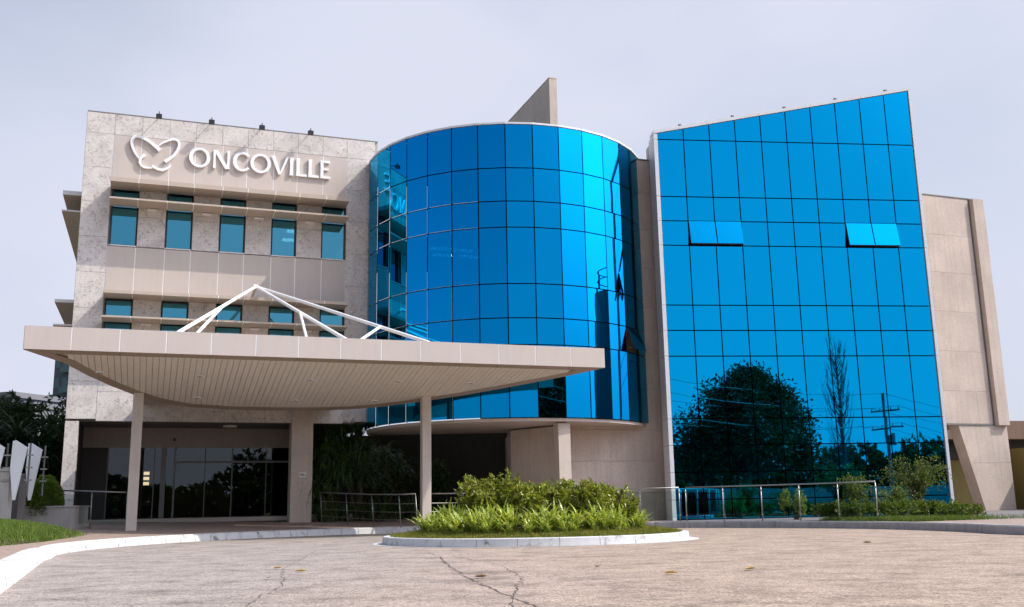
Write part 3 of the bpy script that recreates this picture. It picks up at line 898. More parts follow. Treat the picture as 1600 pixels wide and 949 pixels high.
# plaster wall panels with shadow joints
zj = [.0, 1.05, 2.05, 3.05, 4.4, 5.75, 7.1, 8.45, 9.8, 11.1, 12.27]
for z0, z1 in zip(zj[:-1], zj[1:]):
    for a, b in ((-3.3, 1.2),):
        slab('wall_panel', 'plaster', blk, FB, a, b, .35, .399, z0 + .004, z1 - .004)
zj = [3.36, 4.55, 6.03, 7.53, 9.03, 10.5, 12.03]
for z0, z1 in zip(zj[:-1], zj[1:]):
    slab('wall_panel', 'plaster', blk, FB, 9.61, 13.72, 0.0, .049, z0 + .003, z1 - .003)
MB().box(13.84, 14.36, -.16, .049, 3.30, 12.03).build('pilaster', 'plaster', blk, FB)
MB().box(13.73, 13.83, .03, .049, 3.36, 12.02).build('pilaster_shadow', 'cap_grey', blk, FB)  # dark strip standing in for the shadow left of the pilaster
MB().prism([(12.06, 3.355), (14.36, 3.355), (14.36, -.1), (13.02, -.1)], 'y', 0.0, .48).build('v_pier', 'plaster', blk, FB)
slab('pier_joint', 'cap_grey', blk, FB, 12.52, 14.36, -.002, .0, 1.93, 1.94)
MB().box(9.61, 13.8, -.03, .049, 3.30, 3.358).build('drip_edge', 'cap_grey', blk, FB)
# roof fin
finp = Vector((1.53, 34.0, 0))
MB().box(0, .30, 0, 6.5, 12.0, 16.23).box(-.01, .31, -.01, 6.51, 16.232, 16.27).build('roof_fin', 'plaster', blk, frame(finp, A_F))

# --- slanted glass wall ----------------------------------------------
gw = link(bpy.data.objects.new('slanted_glass_wall', None), FW, clinic)
WID, NC = 9.0, 10
rows_w = [.20, .80, 1.64, 2.47, 3.30, 5.295, 6.13, 6.96, 8.955, 9.785, 10.615, 12.60]
def top_z(x): return 12.83 + (14.61 - 12.83) * x / WID
opn = {(1, 9), (2, 9), (7, 9), (8, 9)}
MB().prism([(.03, -.1), (WID - .03, -.1), (WID - .03, top_z(WID) - .03), (.03, top_z(0) - .03)], 'y', .07, .45).build('backing', 'joint_black', gw, FW)
# side return and body behind
MB().prism([(.0, .46), (WID, .46), (WID, 4.2), (.0, 1.5)], 'z', -.1, 12.8).build('body', 'plaster', gw, FW)
MB().prism([(WID - .32, .46), (WID, .46), (WID, 4.0), (WID - .32, 3.9)], 'z', 12.801, 14.5).build('body', 'plaster', gw, FW)
for i in range(NC):
    x0, x1 = WID * i / NC, WID * (i + 1) / NC
    for j in range(len(rows_w)):
        z0 = rows_w[j]
        if j < len(rows_w) - 1:
            z1 = rows_w[j + 1]
            c = ((x0 + x1) / 2, .0, (z0 + z1) / 2)
            M = FW @ Matrix.Translation(c)
            if (i, j - 0) in {(a, 8) for a, _ in opn} and abs(z0 - 8.955) < .01:
                M = M @ Matrix.Translation((0, 0, (z1 - z0) / 2)) @ Matrix.Rotation(R(-11), 4, 'X') @ Matrix.Translation((0, -.03, -(z1 - z0) / 2))
            else:
                M = M @ Matrix.Rotation(R(random.gauss(0, .025)), 4, 'X') @ Matrix.Rotation(R(random.gauss(0, .03)), 4, 'Z')
            piece('glass_pane', 'glass_blue', (x1 - x0 - .036, .004, z1 - z0 - .036), M, gw)
        else:
            g = .018
            za, zb = top_z(x0 + g) - .02, top_z(x1 - g) - .02
            MB().prism([(x0 + g, z0 + g), (x1 - g, z0 + g), (x1 - g, zb), (x0 + g, za)], 'y', -.002, .002).build('glass_pane', 'glass_blue', gw, FW)
for s in (0, 6):     # frames of the open casements
    xa, xb = .9 + s * .9 , 2.7 + s * .9
    M = FW @ Matrix.Translation((0, 0, 9.785)) @ Matrix.Rotation(R(-11), 4, 'X')
    MB().box(xa + .012, xb - .012, -.02, .03, -.83, -.80).box(xa + .012, xa + .04, -.02, .03, -.80, 0).box(xb - .04, xb - .012, -.02, .03, -.80, 0).build('casement_frame', 'dark_metal', gw, M)
# white edge profiles with joints
zprev = .1
for z in rows_w[1:] + [12.78]:
    MB().box(-.13, -.002, -.05, .05, zprev + .006, z - .006).build('edge_profile', 'frame_white', gw, FW)
    MB().box(-.12, -.01, .052, .66, zprev + .006, z - .006).build('return_panel', 'frame_white', gw, FW)
    zprev = z
zprev = .1
for z in rows_w[1:] + [14.6]:
    MB().box(WID + .002, WID + .10, -.05, .4, zprev + .004, z - .004).build('edge_profile', 'frame_white', gw, FW)
    zprev = z
for i in range(5):
    x0, x1 = -.13 + (WID + .23) * i / 5 + .004, -.13 + (WID + .23) * (i + 1) / 5 - .004
    MB().prism([(x0, top_z(x0) - .01), (x1, top_z(x1) - .01), (x1, top_z(x1) + .10), (x0, top_z(x0) + .10)], 'y', -.05, .46).build('top_profile', 'frame_white', gw, FW)
    xm = (x0 + x1) / 2
    slab('bracket', 'cap_grey', gw, FW, xm - .05, xm + .05, -.04, .02, top_z(xm) + .11, top_z(xm) + .16)

# ================================================================== SIGN ON THE BAND
sign = empty('wall_sign', FF @ Vector((3.6, -.1, 11.6)), A_F)
tag(sign, 'white raised ONCOVILLE letters and butterfly emblem on beige band of granite front', 'sign')
LZ0, LZ1 = 11.70, 12.33
H_ = LZ1 - LZ0
def ring_letter(sc, w, gap=None, over=.02):
    """O and C: outer ellipse, narrower inner ellipse (thick sides, thin top and bottom)"""
    cz = (LZ0 + LZ1) / 2; ro, rz = w / 2, H_ / 2 + over
    ri, rzi = ro - .112, rz - .075
    n_ = 40; vs = []; fs = []
    ang = [2 * math.pi * i / n_ for i in range(n_)] if gap is None else [R(gap) + (2 * math.pi - 2 * R(gap)) * i / n_ for i in range(n_ + 1)]
    for y in (-.085, -.02):
        for a in ang:
            vs.append((sc + ro * math.cos(a), y, cz + rz * math.sin(a)))
            k = 1.0
            if gap is not None:
                k = 1.0 + .10 * max(0, math.cos(a)) ** 2
            vs.append((sc + ri * k * math.cos(a) + (0 if gap is None else .012), y, cz + rzi * math.sin(a)))
    m = len(ang)
    cl = m if gap is None else m - 1
    o2 = 2 * m
    for i in range(cl):
        j = (i + 1) % m
        fs += [(2 * i, 2 * i + 1, 2 * j + 1, 2 * j), (o2 + 2 * i, o2 + 2 * j, o2 + 2 * j + 1, o2 + 2 * i + 1), (2 * i, 2 * j, o2 + 2 * j, o2 + 2 * i), (2 * i + 1, o2 + 2 * i + 1, o2 + 2 * j + 1, 2 * j + 1)]
    if gap is not None:
        fs += [(0, o2, o2 + 1, 1), (2 * m - 2, 2 * m - 1, o2 + 2 * m - 1, o2 + 2 * m - 2)]
    MB().add(vs, fs).build('letter', 'white_paint', sign, FF)
def poly_letter(polys):
    mb = MB()
    for k, p in enumerate(polys): mb.prism(p, 'y', -.085 - .0007 * k, -.02 + .0007 * k)
    mb.build('letter', 'white_paint', sign, FF)
def bar(x0, x1, z0, z1, fl=.0):
    """stroke slightly flared at its ends"""
    zm = (z0 + z1) / 2
    return [(x0 - fl, z0), (x1 + fl, z0), (x1, zm), (x1 + fl, z1), (x0 - fl, z1), (x0, zm)]
ring_letter(2.61, .66)
poly_letter([bar(3.04, 3.11, LZ0, LZ1, .008), bar(3.475, 3.545, LZ0, LZ1, .008), [(3.035, LZ1), (3.165, LZ1), (3.55, LZ0), (3.42, LZ0)]])
ring_letter(3.96, .62, 42)
ring_letter(4.545, .67)
poly_letter([[(4.88, LZ1), (5.01, LZ1), (5.22, LZ0), (5.13, LZ0 - .015)], [(5.385, LZ1), (5.46, LZ1), (5.215, LZ0), (5.15, LZ0)]])
poly_letter([bar(5.505, 5.605, LZ0, LZ1, .012)])
for x in (5.72, 6.125):
    poly_letter([bar(x, x + .10, LZ0, LZ1, .012), [(x, LZ0), (x + .35, LZ0 - .004), (x + .345, LZ0 + .08), (x, LZ0 + .07)]])
poly_letter([bar(6.525, 6.62, LZ0, LZ1, .008), [(6.525, LZ0), (6.85, LZ0 - .004), (6.86, LZ0 + .08), (6.525, LZ0 + .07)], [(6.525, LZ1), (6.84, LZ1 + .004), (6.835, LZ1 - .08), (6.525, LZ1 - .07)], [(6.525, 12.0), (6.80, 11.995), (6.80, 12.065), (6.525, 12.06)]])

def ribbon(pts, w0, w1, wm=None):
    """smooth raised stroke through points (s, z) with changing width"""
    P = [Vector((a, b)) for a, b in pts]; Q = []
    for i in range(len(P) - 1):
        p0, p1, p2, p3 = P[max(i - 1, 0)], P[i], P[i + 1], P[min(i + 2, len(P) - 1)]
        for k in range(6):
            t = k / 6
            Q.append(.5 * ((2 * p1) + (p2 - p0) * t + (2 * p0 - 5 * p1 + 4 * p2 - p3) * t * t + (3 * p1 - p0 - 3 * p2 + p3) * t ** 3))
    Q.append(P[-1]); m = len(Q); vs = []
    for y in (-.085, -.02):
        for i, q in enumerate(Q):
            d = (Q[min(i + 1, m - 1)] - Q[max(i - 1, 0)]).normalized(); s = Vector((-d.y, d.x))
            u = i / (m - 1); w = w0 + (w1 - w0) * u
            if wm: w = w * (1 - 4 * u * (1 - u)) + wm * 4 * u * (1 - u)
            for sg in (-1, 1):
                e = q + s * w * .5 * sg; vs.append((e.x, y, e.y))
    o2 = 2 * m; fs = []
    for i in range(m - 1):
        a, b = 2 * i, 2 * i + 2
        fs += [(a, a + 1, b + 1, b), (o2 + a, o2 + b, o2 + b + 1, o2 + a + 1), (a, b, o2 + b, o2 + a), (a + 1, o2 + a + 1, o2 + b + 1, b + 1)]
    fs += [(0, o2, o2 + 1, 1), (2 * m - 2, 2 * m - 1, o2 + 2 * m - 1, o2 + 2 * m - 2)]
    MB().add(vs, fs).build('emblem_stroke', 'white_paint', sign, FF)
ribbon([(1.39, 12.13), (1.23, 12.26), (.97, 12.44), (.69, 12.53), (.57, 12.46), (.53, 12.28), (.62, 12.01), (.77, 11.79)], .135, .04, .085)
ribbon([(1.32, 12.27), (1.51, 12.43), (1.78, 12.55), (1.93, 12.49), (1.95, 12.30), (1.81, 12.0), (1.55, 11.76)], .03, .115, .075)
ribbon([(.94, 11.94), (.82, 11.79), (.81, 11.65), (.93, 11.52), (1.18, 11.51)], .115, .03, .075)
ribbon([(1.17, 11.59), (1.30, 11.51), (1.49, 11.48), (1.67, 11.57), (1.73, 11.68)], .07, .03, .075)

# floodlights on the parapet
for k, s in enumerate((1.30, 2.92, 4.52, 6.12)):
    fl = empty('floodlight', FF @ Vector((s, 0, 13.26)), A_F)
    which = ('leftmost', 'second from left', 'third from left', 'rightmost')[k]
    tag(fl, f'small black floodlight on roof edge above the sign, {which} of four', 'floodlight', 'floodlights along the parapet')
    MB().tube((s, .06, 13.262), (s, -.34, 13.20), .016, n=6).build('arm', 'black_lamp', fl, FF)
    MB().box(s - .09, s + .09, -.44, -.30, 13.10, 13.22).build('lamp_head', 'black_lamp', fl, FF)
    MB().box(s - .012, s + .012, -.38, -.36, 13.221, 13.33).box(s - .05, s + .05, -.39, -.35, 13.221, 13.25).build('bracket', 'black_lamp', fl, FF)

# ================================================================== CANOPY
canopy = empty('entrance_canopy', PC, A_F)
tag(canopy, 'wide beige drop-off canopy with straight panelled front and curved plank soffit over the entrance', 'canopy')
ZC, KT, TH = 4.427, .18, .535
BACK = [(0, 0.02), (.35, .42), (.8, .90), (1.27, 1.82), (1.78, 2.65), (2.33, 3.40), (2.92, 4.03), (3.75, 4.50), (5.0, 4.72), (6.2, 4.74), (7.35, 4.68), (8.35, 4.50), (9.2, 4.18), (10.2, 3.62), (11.28, 2.90), (12.5, 1.92), (13.7, .86), (14.55, 0.02)]
def back(s):
    for (a, na_), (b, nb_) in zip(BACK[:-1], BACK[1:]):
        if a <= s <= b: return na_ + (nb_ - na_) * (s - a) / (b - a)
    return 0
def zs_(n_): return ZC - KT * n_
# core body
top = [(0, 0)] + BACK[1:-1] + [(14.55, 0)]
vs = [(s, n_ + .012, zs_(n_) + .03) for s, n_ in top] + [(s, n_ + .012, zs_(n_) + TH - .01) for s, n_ in top]
n_ = len(top)
fs = [tuple(range(n_)), tuple(range(2 * n_ - 1, n_ - 1, -1))] + [(i, i + n_, (i + 1) % n_ + n_, (i + 1) % n_) for i in range(n_)]
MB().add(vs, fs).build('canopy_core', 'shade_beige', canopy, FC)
slab('seam_strip', 'seam_white', canopy, FC, .01, 14.56, -.006, .0115, ZC, ZC + TH - .004)
# front fascia of separate panels
fj = [0, 1.00, 2.04, 3.07, 4.10, 5.15, 6.18, 7.23, 8.27, 9.31, 10.39, 11.46, 12.51, 13.55, 14.57]
for a, b in zip(fj[:-1], fj[1:]):
    slab('fascia_panel', 'panel_beige', canopy, FC, a + .013, b - .013, -.012, -.0065, ZC - .005, ZC + TH)
    # soffit margin behind the front edge
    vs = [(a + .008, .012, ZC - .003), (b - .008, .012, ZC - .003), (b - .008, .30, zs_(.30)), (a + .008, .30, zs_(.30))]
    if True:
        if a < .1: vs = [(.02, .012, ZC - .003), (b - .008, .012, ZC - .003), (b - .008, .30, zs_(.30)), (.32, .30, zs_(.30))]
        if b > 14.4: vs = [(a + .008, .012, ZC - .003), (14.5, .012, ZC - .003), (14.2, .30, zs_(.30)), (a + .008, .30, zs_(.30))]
        MB().add(vs + [(x, y, z + .03) for x, y, z in vs], [(0, 1, 2, 3), (7, 6, 5, 4), (0, 4, 5, 1), (1, 5, 6, 2), (2, 6, 7, 3), (3, 7, 4, 0)]).build('edge_panel', 'beige_shaded', canopy, FC)
# curved rear fascia and its soffit margin
m_ = len(BACK); inn = []
for i, (s, q) in enumerate(BACK):
    a, b = BACK[max(i - 1, 0)], BACK[min(i + 1, m_ - 1)]
    d = Vector((b[0] - a[0], b[1] - a[1])).normalized(); nn = Vector((d.y, -d.x))
    wd = .30
    inn.append((s + nn.x * wd, max(q + nn.y * wd, .012)))
inn[0] = (.42, .013); inn[-1] = (14.1, .013)
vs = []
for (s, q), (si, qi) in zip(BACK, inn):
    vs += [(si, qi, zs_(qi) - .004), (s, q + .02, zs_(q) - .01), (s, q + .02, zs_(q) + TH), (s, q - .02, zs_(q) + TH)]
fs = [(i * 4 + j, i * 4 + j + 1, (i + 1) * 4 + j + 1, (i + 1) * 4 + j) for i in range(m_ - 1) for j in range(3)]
MB().add(vs, fs).build('rear_fascia', 'beige_shaded', canopy, FC)
# soffit planks running front to back
PP = .145
k = 0; s = .9
while s + PP < 13.75:
    a, b = s + .006, s + PP - .006
    q0, q1 = .306, min(back(a), back(b)) - .20
    if q1 > q0 + .15:
        dz = random.uniform(-.003, .003)
        vs = [(a, q0, zs_(q0) + dz), (b, q0, zs_(q0) + dz), (b, min(q1, back(b) - .2), zs_(q1) + dz), (a, min(q1, back(a) - .2), zs_(q1) + dz)]
        vs += [(x, y, z + .026) for x, y, z in vs]
        MB().add(vs, [(0, 1, 2, 3), (7, 6, 5, 4), (0, 4, 5, 1), (1, 5, 6, 2), (2, 6, 7, 3), (3, 7, 4, 0)]).build('soffit_plank', 'plank_beige', canopy, FC)
    s += PP
for s_, q_ in ((1.57, 1.60), (3.93, 1.70), (6.73, 1.75), (9.11, 1.71), (11.2, 1.70), (3.96, 3.6), (6.6, 3.7), (8.88, 3.6)):
    z = zs_(q_)
    dl = MB().tube((s_, q_, z - .016), (s_, q_, z + .01), .11, n=20).build('downlight', 'white_paint', canopy, FC)
    MB().tube((s_, q_, z - .019), (s_, q_, z - .0165), .075, n=16).build('lens', 'cap_grey', dl, FC)
# unseen slab added between canopy and front wall to keep the lintel shaded
lk = [(2.5, back(2.5) - .35), (3.75, back(3.75) - .35), (5.0, 4.3), (6.5, 4.3), (7.6, 4.25), (8.3, 4.1), (8.3, 7.50), (2.5, 7.50)]
MB().prism(lk, 'z', 3.93, 4.05).build('rear_shade_slab', 'shade_beige', canopy, FC)
# columns
for s_, q_ in ((2.47, 3.40), (10.28, 3.15)):
    MB().box(s_ - .13, s_ + .13, q_ - .13, q_ + .13, .05, 2.05).box(s_ - .13, s_ + .13, q_ - .13, q_ + .13, 2.056, zs_(q_) + .02).box(s_ - .125, s_ + .125, q_ - .125, q_ + .125, 2.0, 2.1).build('column', 'column_beige', canopy, FC)
# white tie rods up to the front wall
APX = FF @ Vector((4.48, -.6, 7.70))
def ctop(s_, q_): return FC @ Vector((s_, q_, zs_(q_) + TH))
feet = [(ctop(3.22, .28), .47, ctop(3.66, .45)), (ctop(7.52, .28), .52, ctop(6.46, .45)), (ctop(9.85, .28), .72, ctop(7.66, .40))]
for ft, lam, f2 in feet:
    MB().tube(APX, ft, .05, n=10).build('tie_rod', 'white_paint', canopy)
    MB().tube(APX + (ft - APX) * lam, f2, .04, n=10).build('brace', 'white_paint', canopy)
MB().tube(APX, FF @ Vector((4.40, -.005, 7.42)), .045, n=10).build('anchor', 'shade_beige', canopy)
MB().tube(APX - T * .07, APX + T * .07, .07, n=12).build('rod_head', 'white_paint', canopy)

# ================================================================== RAILINGS
def ground_z(p):
    d = (p - RC).length - RK - .235
    ph = math.degrees(math.atan2(p.y - RC.y, p.x - RC.x))
    if ph < -90: ph += 360
    rs = .05 if ph > 110 else (.05 - .045 * min(1, (110 - ph) / 40))
    if ph < 66: rs = .004
    return .176 + min(max(d, 0) * rs, .36)

def glass_railing(pts, label, group=None, h=.98, tilt=0.0, name='glass_railing'):
    rl = empty(name, pts[0]); tag(rl, label, 'railing', group)
    P = [Vector((p.x, p.y, ground_z(p))) for p in pts]
    MB().path([p + Vector((0, 0, h)) for p in P], .02, 10).build('handrail', 'steel', rl, smooth=True)
    for i, p in enumerate(P):
        ps = MB().tube(p + Vector((0, 0, -.03)), p + Vector((0, 0, h - .024)), .017, n=10).build('post', 'steel', rl, smooth=True)
        for zc in (.18, h - .13):
            MB().tube(p + Vector((0, 0, zc - .02)), p + Vector((0, 0, zc + .02)), .027, n=10).build('clamp', 'steel', ps)
    for a, b in zip(P[:-1], P[1:]):
        d = (b - a); L = d.length; d.normalize()
        z0 = (a.z + b.z) / 2
        MB().box(.05, L - .05, -.005, .005, .10, h - .10).build('glass_pane', 'glass_rail', rl, Matrix.Translation((a.x, a.y, z0)) @ Matrix.Rotation(math.atan2(d.y, d.x), 4, 'Z'))
    return rl
def circ(ph, r): return RC + Vector((math.cos(R(ph)), math.sin(R(ph)), 0)) * r
glass_railing([circ(a, 9.52) for a in (61.0, 54.1, 46.9, 39.7, 32.2, 24.6)], 'curved glass railing with steel posts in front of the slanted blue glass wall')
glass_railing([circ(a, 9.52) for a in (84, 77, 69.5, 62.2)], 'clear glass railing before the beige wall under the drum')
lp = [Vector((-12.4, 26.6, 0)), Vector((-11.2, 26.4, 0)), Vector((-10.2, 26.25, 0))]
glass_railing(lp, 'low glass railing with steel handrail left of the first canopy column', h=.96)
def cable_railing(pts, label, lean):
    rl = empty('steel_railing', pts[0]); tag(rl, label, 'railing')
    P = [Vector((p.x, p.y, ground_z(p))) for p in pts]
    MB().path([p + Vector((0, 0, .93)) + lean * .93 for p in P], .02, 10).build('handrail', 'steel', rl, smooth=True)
    for p in P:
        MB().tube(p + Vector((0, 0, -.02)), p + Vector((0, 0, .91)) + lean * .91, .015, n=8).build('post', 'steel', rl, smooth=True)
    for z in (.2, .42, .66):
        MB().path([p + Vector((0, 0, z)) + lean * z for p in P], .009, 6).build('cable', 'steel', rl)
pa = FF @ Vector((6.75, -.45, 0)); pb_ = Vector((-2.75, 28.75, 0))
cable_railing([pa + (pb_ - pa) * u for u in (0, .28, .55, .82, .98)], 'steel cable railing between the square pillar and the right canopy column', Vector((-.08, .03, 0)))
cable_railing([Vector((-2.42, 28.9, 0)), Vector((-1.5, 29.3, 0)), Vector((-.4, 29.75, 0)), Vector((.7, 30.0, 0))], 'steel cable railing right of the right canopy column, behind the shrubs', Vector((-.05, .02, 0)))

# ================================================================== ISLAND PLANTING
def island_pt(r0, r1, a0=0, a1=2 * math.pi):
    a = rng.uniform(a0, a1); r = math.sqrt(rng.uniform(r0 * r0, r1 * r1))
    return RC.x + math.cos(a) * (IR[0] - .16) * r, RC.y + math.sin(a) * (IR[1] - .16) * r
P = []
for _ in range(60000):
    x, y = island_pt(.60, 1.0)
    P.append((x, y, island_z(x, y) - .005))
P = np.array(P)
hg = rng.uniform(.025, .075, len(P))
tag(new('island_grass', blades_mesh('island_grass', 'leaf_grass', P, hg, .012, .9)), 'short olive green grass edging the round planted island', 'grass', kind='stuff')

lily_meshes = []
for v in range(6):
    n_ = 26
    az = rng.uniform(0, 2 * math.pi, n_)
    L = rng.uniform(.40, .68, n_); W = rng.uniform(.05, .082, n_)
    rise = R(1) * rng.uniform(48, 88, n_); droop = R(1) * rng.uniform(30, 115, n_)
    Pz = np.stack([rng.normal(0, .045, n_), rng.normal(0, .045, n_), np.zeros(n_)], 1)
    lily_meshes.append(strap_mesh('lily_leaves', 'leaf_lily', Pz, az, L, W, rise, droop, 6))
def lily(x, y, sc):
    o = new('lily_clump', lily_meshes[random.randrange(6)], Matrix.Translation((x, y, island_z(x, y) - .01)) @ Matrix.Rotation(random.uniform(0, 6.28), 4, 'Z') @ Matrix.Scale(sc, 4))
    tag(o, 'clump of bright green strap-leaved lily edging the round island', 'plant', 'strap-leaved lilies round the island')
for ring, cnt, sc in ((.75, 42, .80), (.66, 38, .95), (.57, 32, 1.0)):
    for i in range(cnt):
        a = 2 * math.pi * (i + random.uniform(-.3, .3)) / cnt
        r = ring + random.uniform(-.035, .035)
        lily(RC.x - .05 + math.cos(a) * (IR[0] - .22) * r, RC.y + math.sin(a) * IR[1] * r, sc * random.uniform(.85, 1.15))

def bush(name, label, cat, loc, rx, ry, h, nl, size, mat, group=None, stem=True, lobes=7, up=.5):
    """shrub: stems and leaf rosettes at twig ends filling lumpy lobes"""
    b = empty(name, loc); tag(b, label, cat, group)
    C_ = []
    for i in range(lobes):
        a = rng.uniform(0, 2 * math.pi); q = math.sqrt(rng.uniform(0, .55))
        C_.append((rx * q * math.cos(a), ry * q * math.sin(a), h * rng.uniform(.38, .68), rng.uniform(.35, .55)))
    per = 9; nt = nl // per
    Pt, Dt = [], []
    while len(Pt) < nt:
        c = C_[rng.integers(len(C_))]
        d = rng.normal(size=3); d /= np.linalg.norm(d)
        rad = rng.uniform(.45, 1.0) ** .6
        p = np.array([c[0] + d[0] * c[3] * rx * rad, c[1] + d[1] * c[3] * ry * rad, c[2] + d[2] * c[3] * h * .8 * rad])
        if p[2] < .04: continue
        Pt.append(p); Dt.append(d + np.array([0, 0, up]))
    Pt, Dt = np.array(Pt), unit(np.array(Dt))
    P_ = np.repeat(Pt, per, 0) - np.repeat(Dt, per, 0) * rng.uniform(0, size * .9, (nt * per, 1))
    D_ = np.repeat(Dt, per, 0) * .75 + rng.normal(size=(nt * per, 3)) * .75
    sz = rng.uniform(.6, 1.2, nt * per) * size
    new('foliage', leaf_mesh('foliage', mat, P_, D_, sz, sz * .42), Matrix.Translation(loc), b)
    if stem:
        mb = MB()
        for i in range(min(14, lobes * 2)):
            t_ = Pt[rng.integers(len(Pt))]
            mb.path([(rng.normal(0, .04), rng.normal(0, .04), -.05), (t_[0] * .4, t_[1] * .4, t_[2] * .55), tuple(t_)], [.018, .011, .004], 5)
        mb.build('stems', 'bark', b, Matrix.Translation(loc))
    return b
bl = [(-.55, 20.75, .62, 1.05, 'tallest leafy shrub at the left end of the island group'), (.15, 20.55, .62, .88, 'second leafy shrub from the left on the island'),
      (.75, 20.6, .6, .86, 'leafy shrub in the middle of the island, before the beige column'), (1.35, 20.5, .6, .84, 'second leafy shrub from the right on the island'),
      (1.95, 20.7, .62, .86, 'leafy shrub at the right end of the island group'), (.3, 21.7, .8, .80, 'leafy shrub at the back left of the island'), (1.4, 21.7, .8, .80, 'leafy shrub at the back right of the island')]
for x, y, r, h, lb in bl:
    bush('shrub', lb, 'shrub', Vector((x, y, island_z(x, y))), r, r * .9, h * 1.04, 4200, .105, 'leaf_bush', 'leafy shrubs on the island', lobes=9, up=.9)

# ================================================================== GARDEN UNDER THE DRUM
def rosette_tree(name, label, cat, loc, heads, L, W, nl, mat, group=None, rise=(20, 85), droop=(90, 170), trunk=.06):
    """dracaena / ponytail palm: trunks carrying heads of long hanging strap leaves"""
    b = empty(name, loc); tag(b, label, cat, group)
    P_, az, LL, WW, rs, dr = [], [], [], [], [], []
    mb = MB()
    for hx, hy, hz in heads:
        mb.path([(hx * .15, hy * .15, -.1), (hx * .5, hy * .5, hz * .55), (hx, hy, hz)], [trunk * 1.3, trunk, trunk * .7], 8)
        for _ in range(nl):
            P_.append((hx + rng.normal(0, .04), hy + rng.normal(0, .04), hz + rng.uniform(-.25, .1)))
            az.append(rng.uniform(0, 2 * math.pi)); LL.append(L * rng.uniform(.6, 1.15)); WW.append(W * rng.uniform(.7, 1.2))
            rs.append(R(rng.uniform(*rise))); dr.append(R(rng.uniform(*droop)))
    new('leaves', strap_mesh('leaves', mat, np.array(P_), np.array(az), np.array(LL), np.array(WW), np.array(rs), np.array(dr), 7), Matrix.Translation(loc), b)
    mb.build('trunk', 'bark', b, Matrix.Translation(loc))
    return b
def gp_(s, q, z=.45): return FF @ Vector((s, q, z))
rosette_tree('ponytail_palm', 'dark ponytail palm with hanging leaves just right of the square pillar', 'palm', gp_(7.15, .9), [(0, 0, 2.3), (-.4, -.3, 1.6), (.35, .2, 2.7), (.1, -.4, 1.9), (.3, -.5, 1.1), (-.2, -.6, .8)], 1.15, .04, 170, 'leaf_garden', 'ponytail palms under the drum')
rosette_tree('ponytail_palm', 'dark ponytail palm with the highest crown, under the left rim of the drum', 'palm', gp_(8.1, .7), [(0, 0, 2.75), (.3, -.4, 2.0), (-.3, .1, 2.2), (.2, -.5, 1.2), (-.4, -.5, 1.4)], 1.2, .04, 170, 'leaf_garden', 'ponytail palms under the drum')
rosette_tree('ponytail_palm', 'dark ponytail palm behind the right canopy column', 'palm', gp_(9.2, 1.7), [(0, 0, 1.9), (.5, .2, 1.4), (-.4, -.2, 1.5), (.1, -.4, .9)], 1.0, .04, 160, 'leaf_garden', 'ponytail palms under the drum')
for k, (s, q) in enumerate(((6.9, -.1), (7.6, .0), (8.4, -.3), (9.1, .2), (9.9, .4), (10.6, 1.0), (8.9, 2.6), (10.2, 2.2))):
    p = gp_(s, q, .38)
    rosette_tree('spider_lily', 'low dark strap-leaved plant in the shaded bed behind the steel railing', 'plant', p, [(0, 0, .1), (.3, .1, .12), (-.25, .2, .12)], .8, .035, 40, 'leaf_garden', 'low plants in the shaded bed', rise=(35, 88), droop=(40, 130), trunk=.03)
bush('dark_shrub', 'dark leafy shrub in the shade right of the right canopy column', 'shrub', gp_(11.0, 2.0, .3), .7, .6, 2.2, 2600, .16, 'leaf_garden', lobes=8)
bush('dark_shrub', 'dark leafy shrub deep in the shade behind the right canopy column', 'shrub', gp_(9.6, 3.2, .3), .8, .6, 2.4, 2600, .16, 'leaf_garden', lobes=8)

# ================================================================== LEFT EDGE
w1 = tag(MB().box(-3.5, 0, 0, .3, 0, 1.62).box(-3.55, .03, -.03, .33, 1.622, 1.68).build('garden_wall', 'concrete', None, Matrix.Translation((-12.2, 24.0, .15)) @ Matrix.Rotation(R(8), 4, 'Z')), 'pale concrete wall cut by the left edge of the photo', 'wall')
w2 = tag(MB().box(0, .60, 0, .25, 0, 1.5).box(-.02, .62, -.03, .28, 1.502, 1.56).build('garden_wall', 'concrete_dark', None, Matrix.Translation((-13.2, 25.55, .2)) @ Matrix.Rotation(R(-18), 4, 'Z')), 'dark concrete wall behind the white blades', 'wall')
w3 = tag(MB().box(0, 1.6, 0, 1.0, 0, .68).box(-.02, 1.62, -.03, 1.02, .682, .72).build('planter_wall', 'concrete', None, Matrix.Translation((-13.1, 26.0, .22)) @ Matrix.Rotation(R(4), 4, 'Z')), 'low concrete planter under the round hedge', 'planter')
def blade(x, y, z0, label):
    b = empty('white_blade', (x, y, z0)); tag(b, label, 'sculpture', 'white blades on the low wall')
    M = Matrix.Translation((x, y, z0)) @ Matrix.Rotation(R(12), 4, 'Z')
    MB().prism([(-.025, 0), (.03, 0), (.22, 1.25), (-.04, 1.42), (-.115, 1.41), (-.13, .75)], 'y', -.03, .03).build('blade', 'blade_white', b, M)
    rk = MB().tube((.27, .06, .1), (.27, .06, 1.36), .022, n=8).build('rod', 'concrete_dark', b, M)
    for z in (.45, .75, 1.05):
        MB().box(.20, .36, .0, .035, z, z + .035).build('bracket', 'steel', rk, M)
blade(-12.56, 23.9, 1.08, 'first white pointed blade, cut by the left edge of the photo')
blade(-12.06, 24.0, 1.08, 'second white pointed blade from the left edge')
blade(-12.17, 25.0, 1.08, 'third white pointed blade, beside the round hedge')
hd = empty('round_hedge', (-12.45, 26.4, .85)); tag(hd, 'clipped round green hedge at the left corner of the granite front', 'hedge')
n_ = 9000; d = unit(rng.normal(size=(n_, 3))); d[:, 2] = np.abs(d[:, 2]) * 1.0 - .25 * (rng.random(n_) < .3)
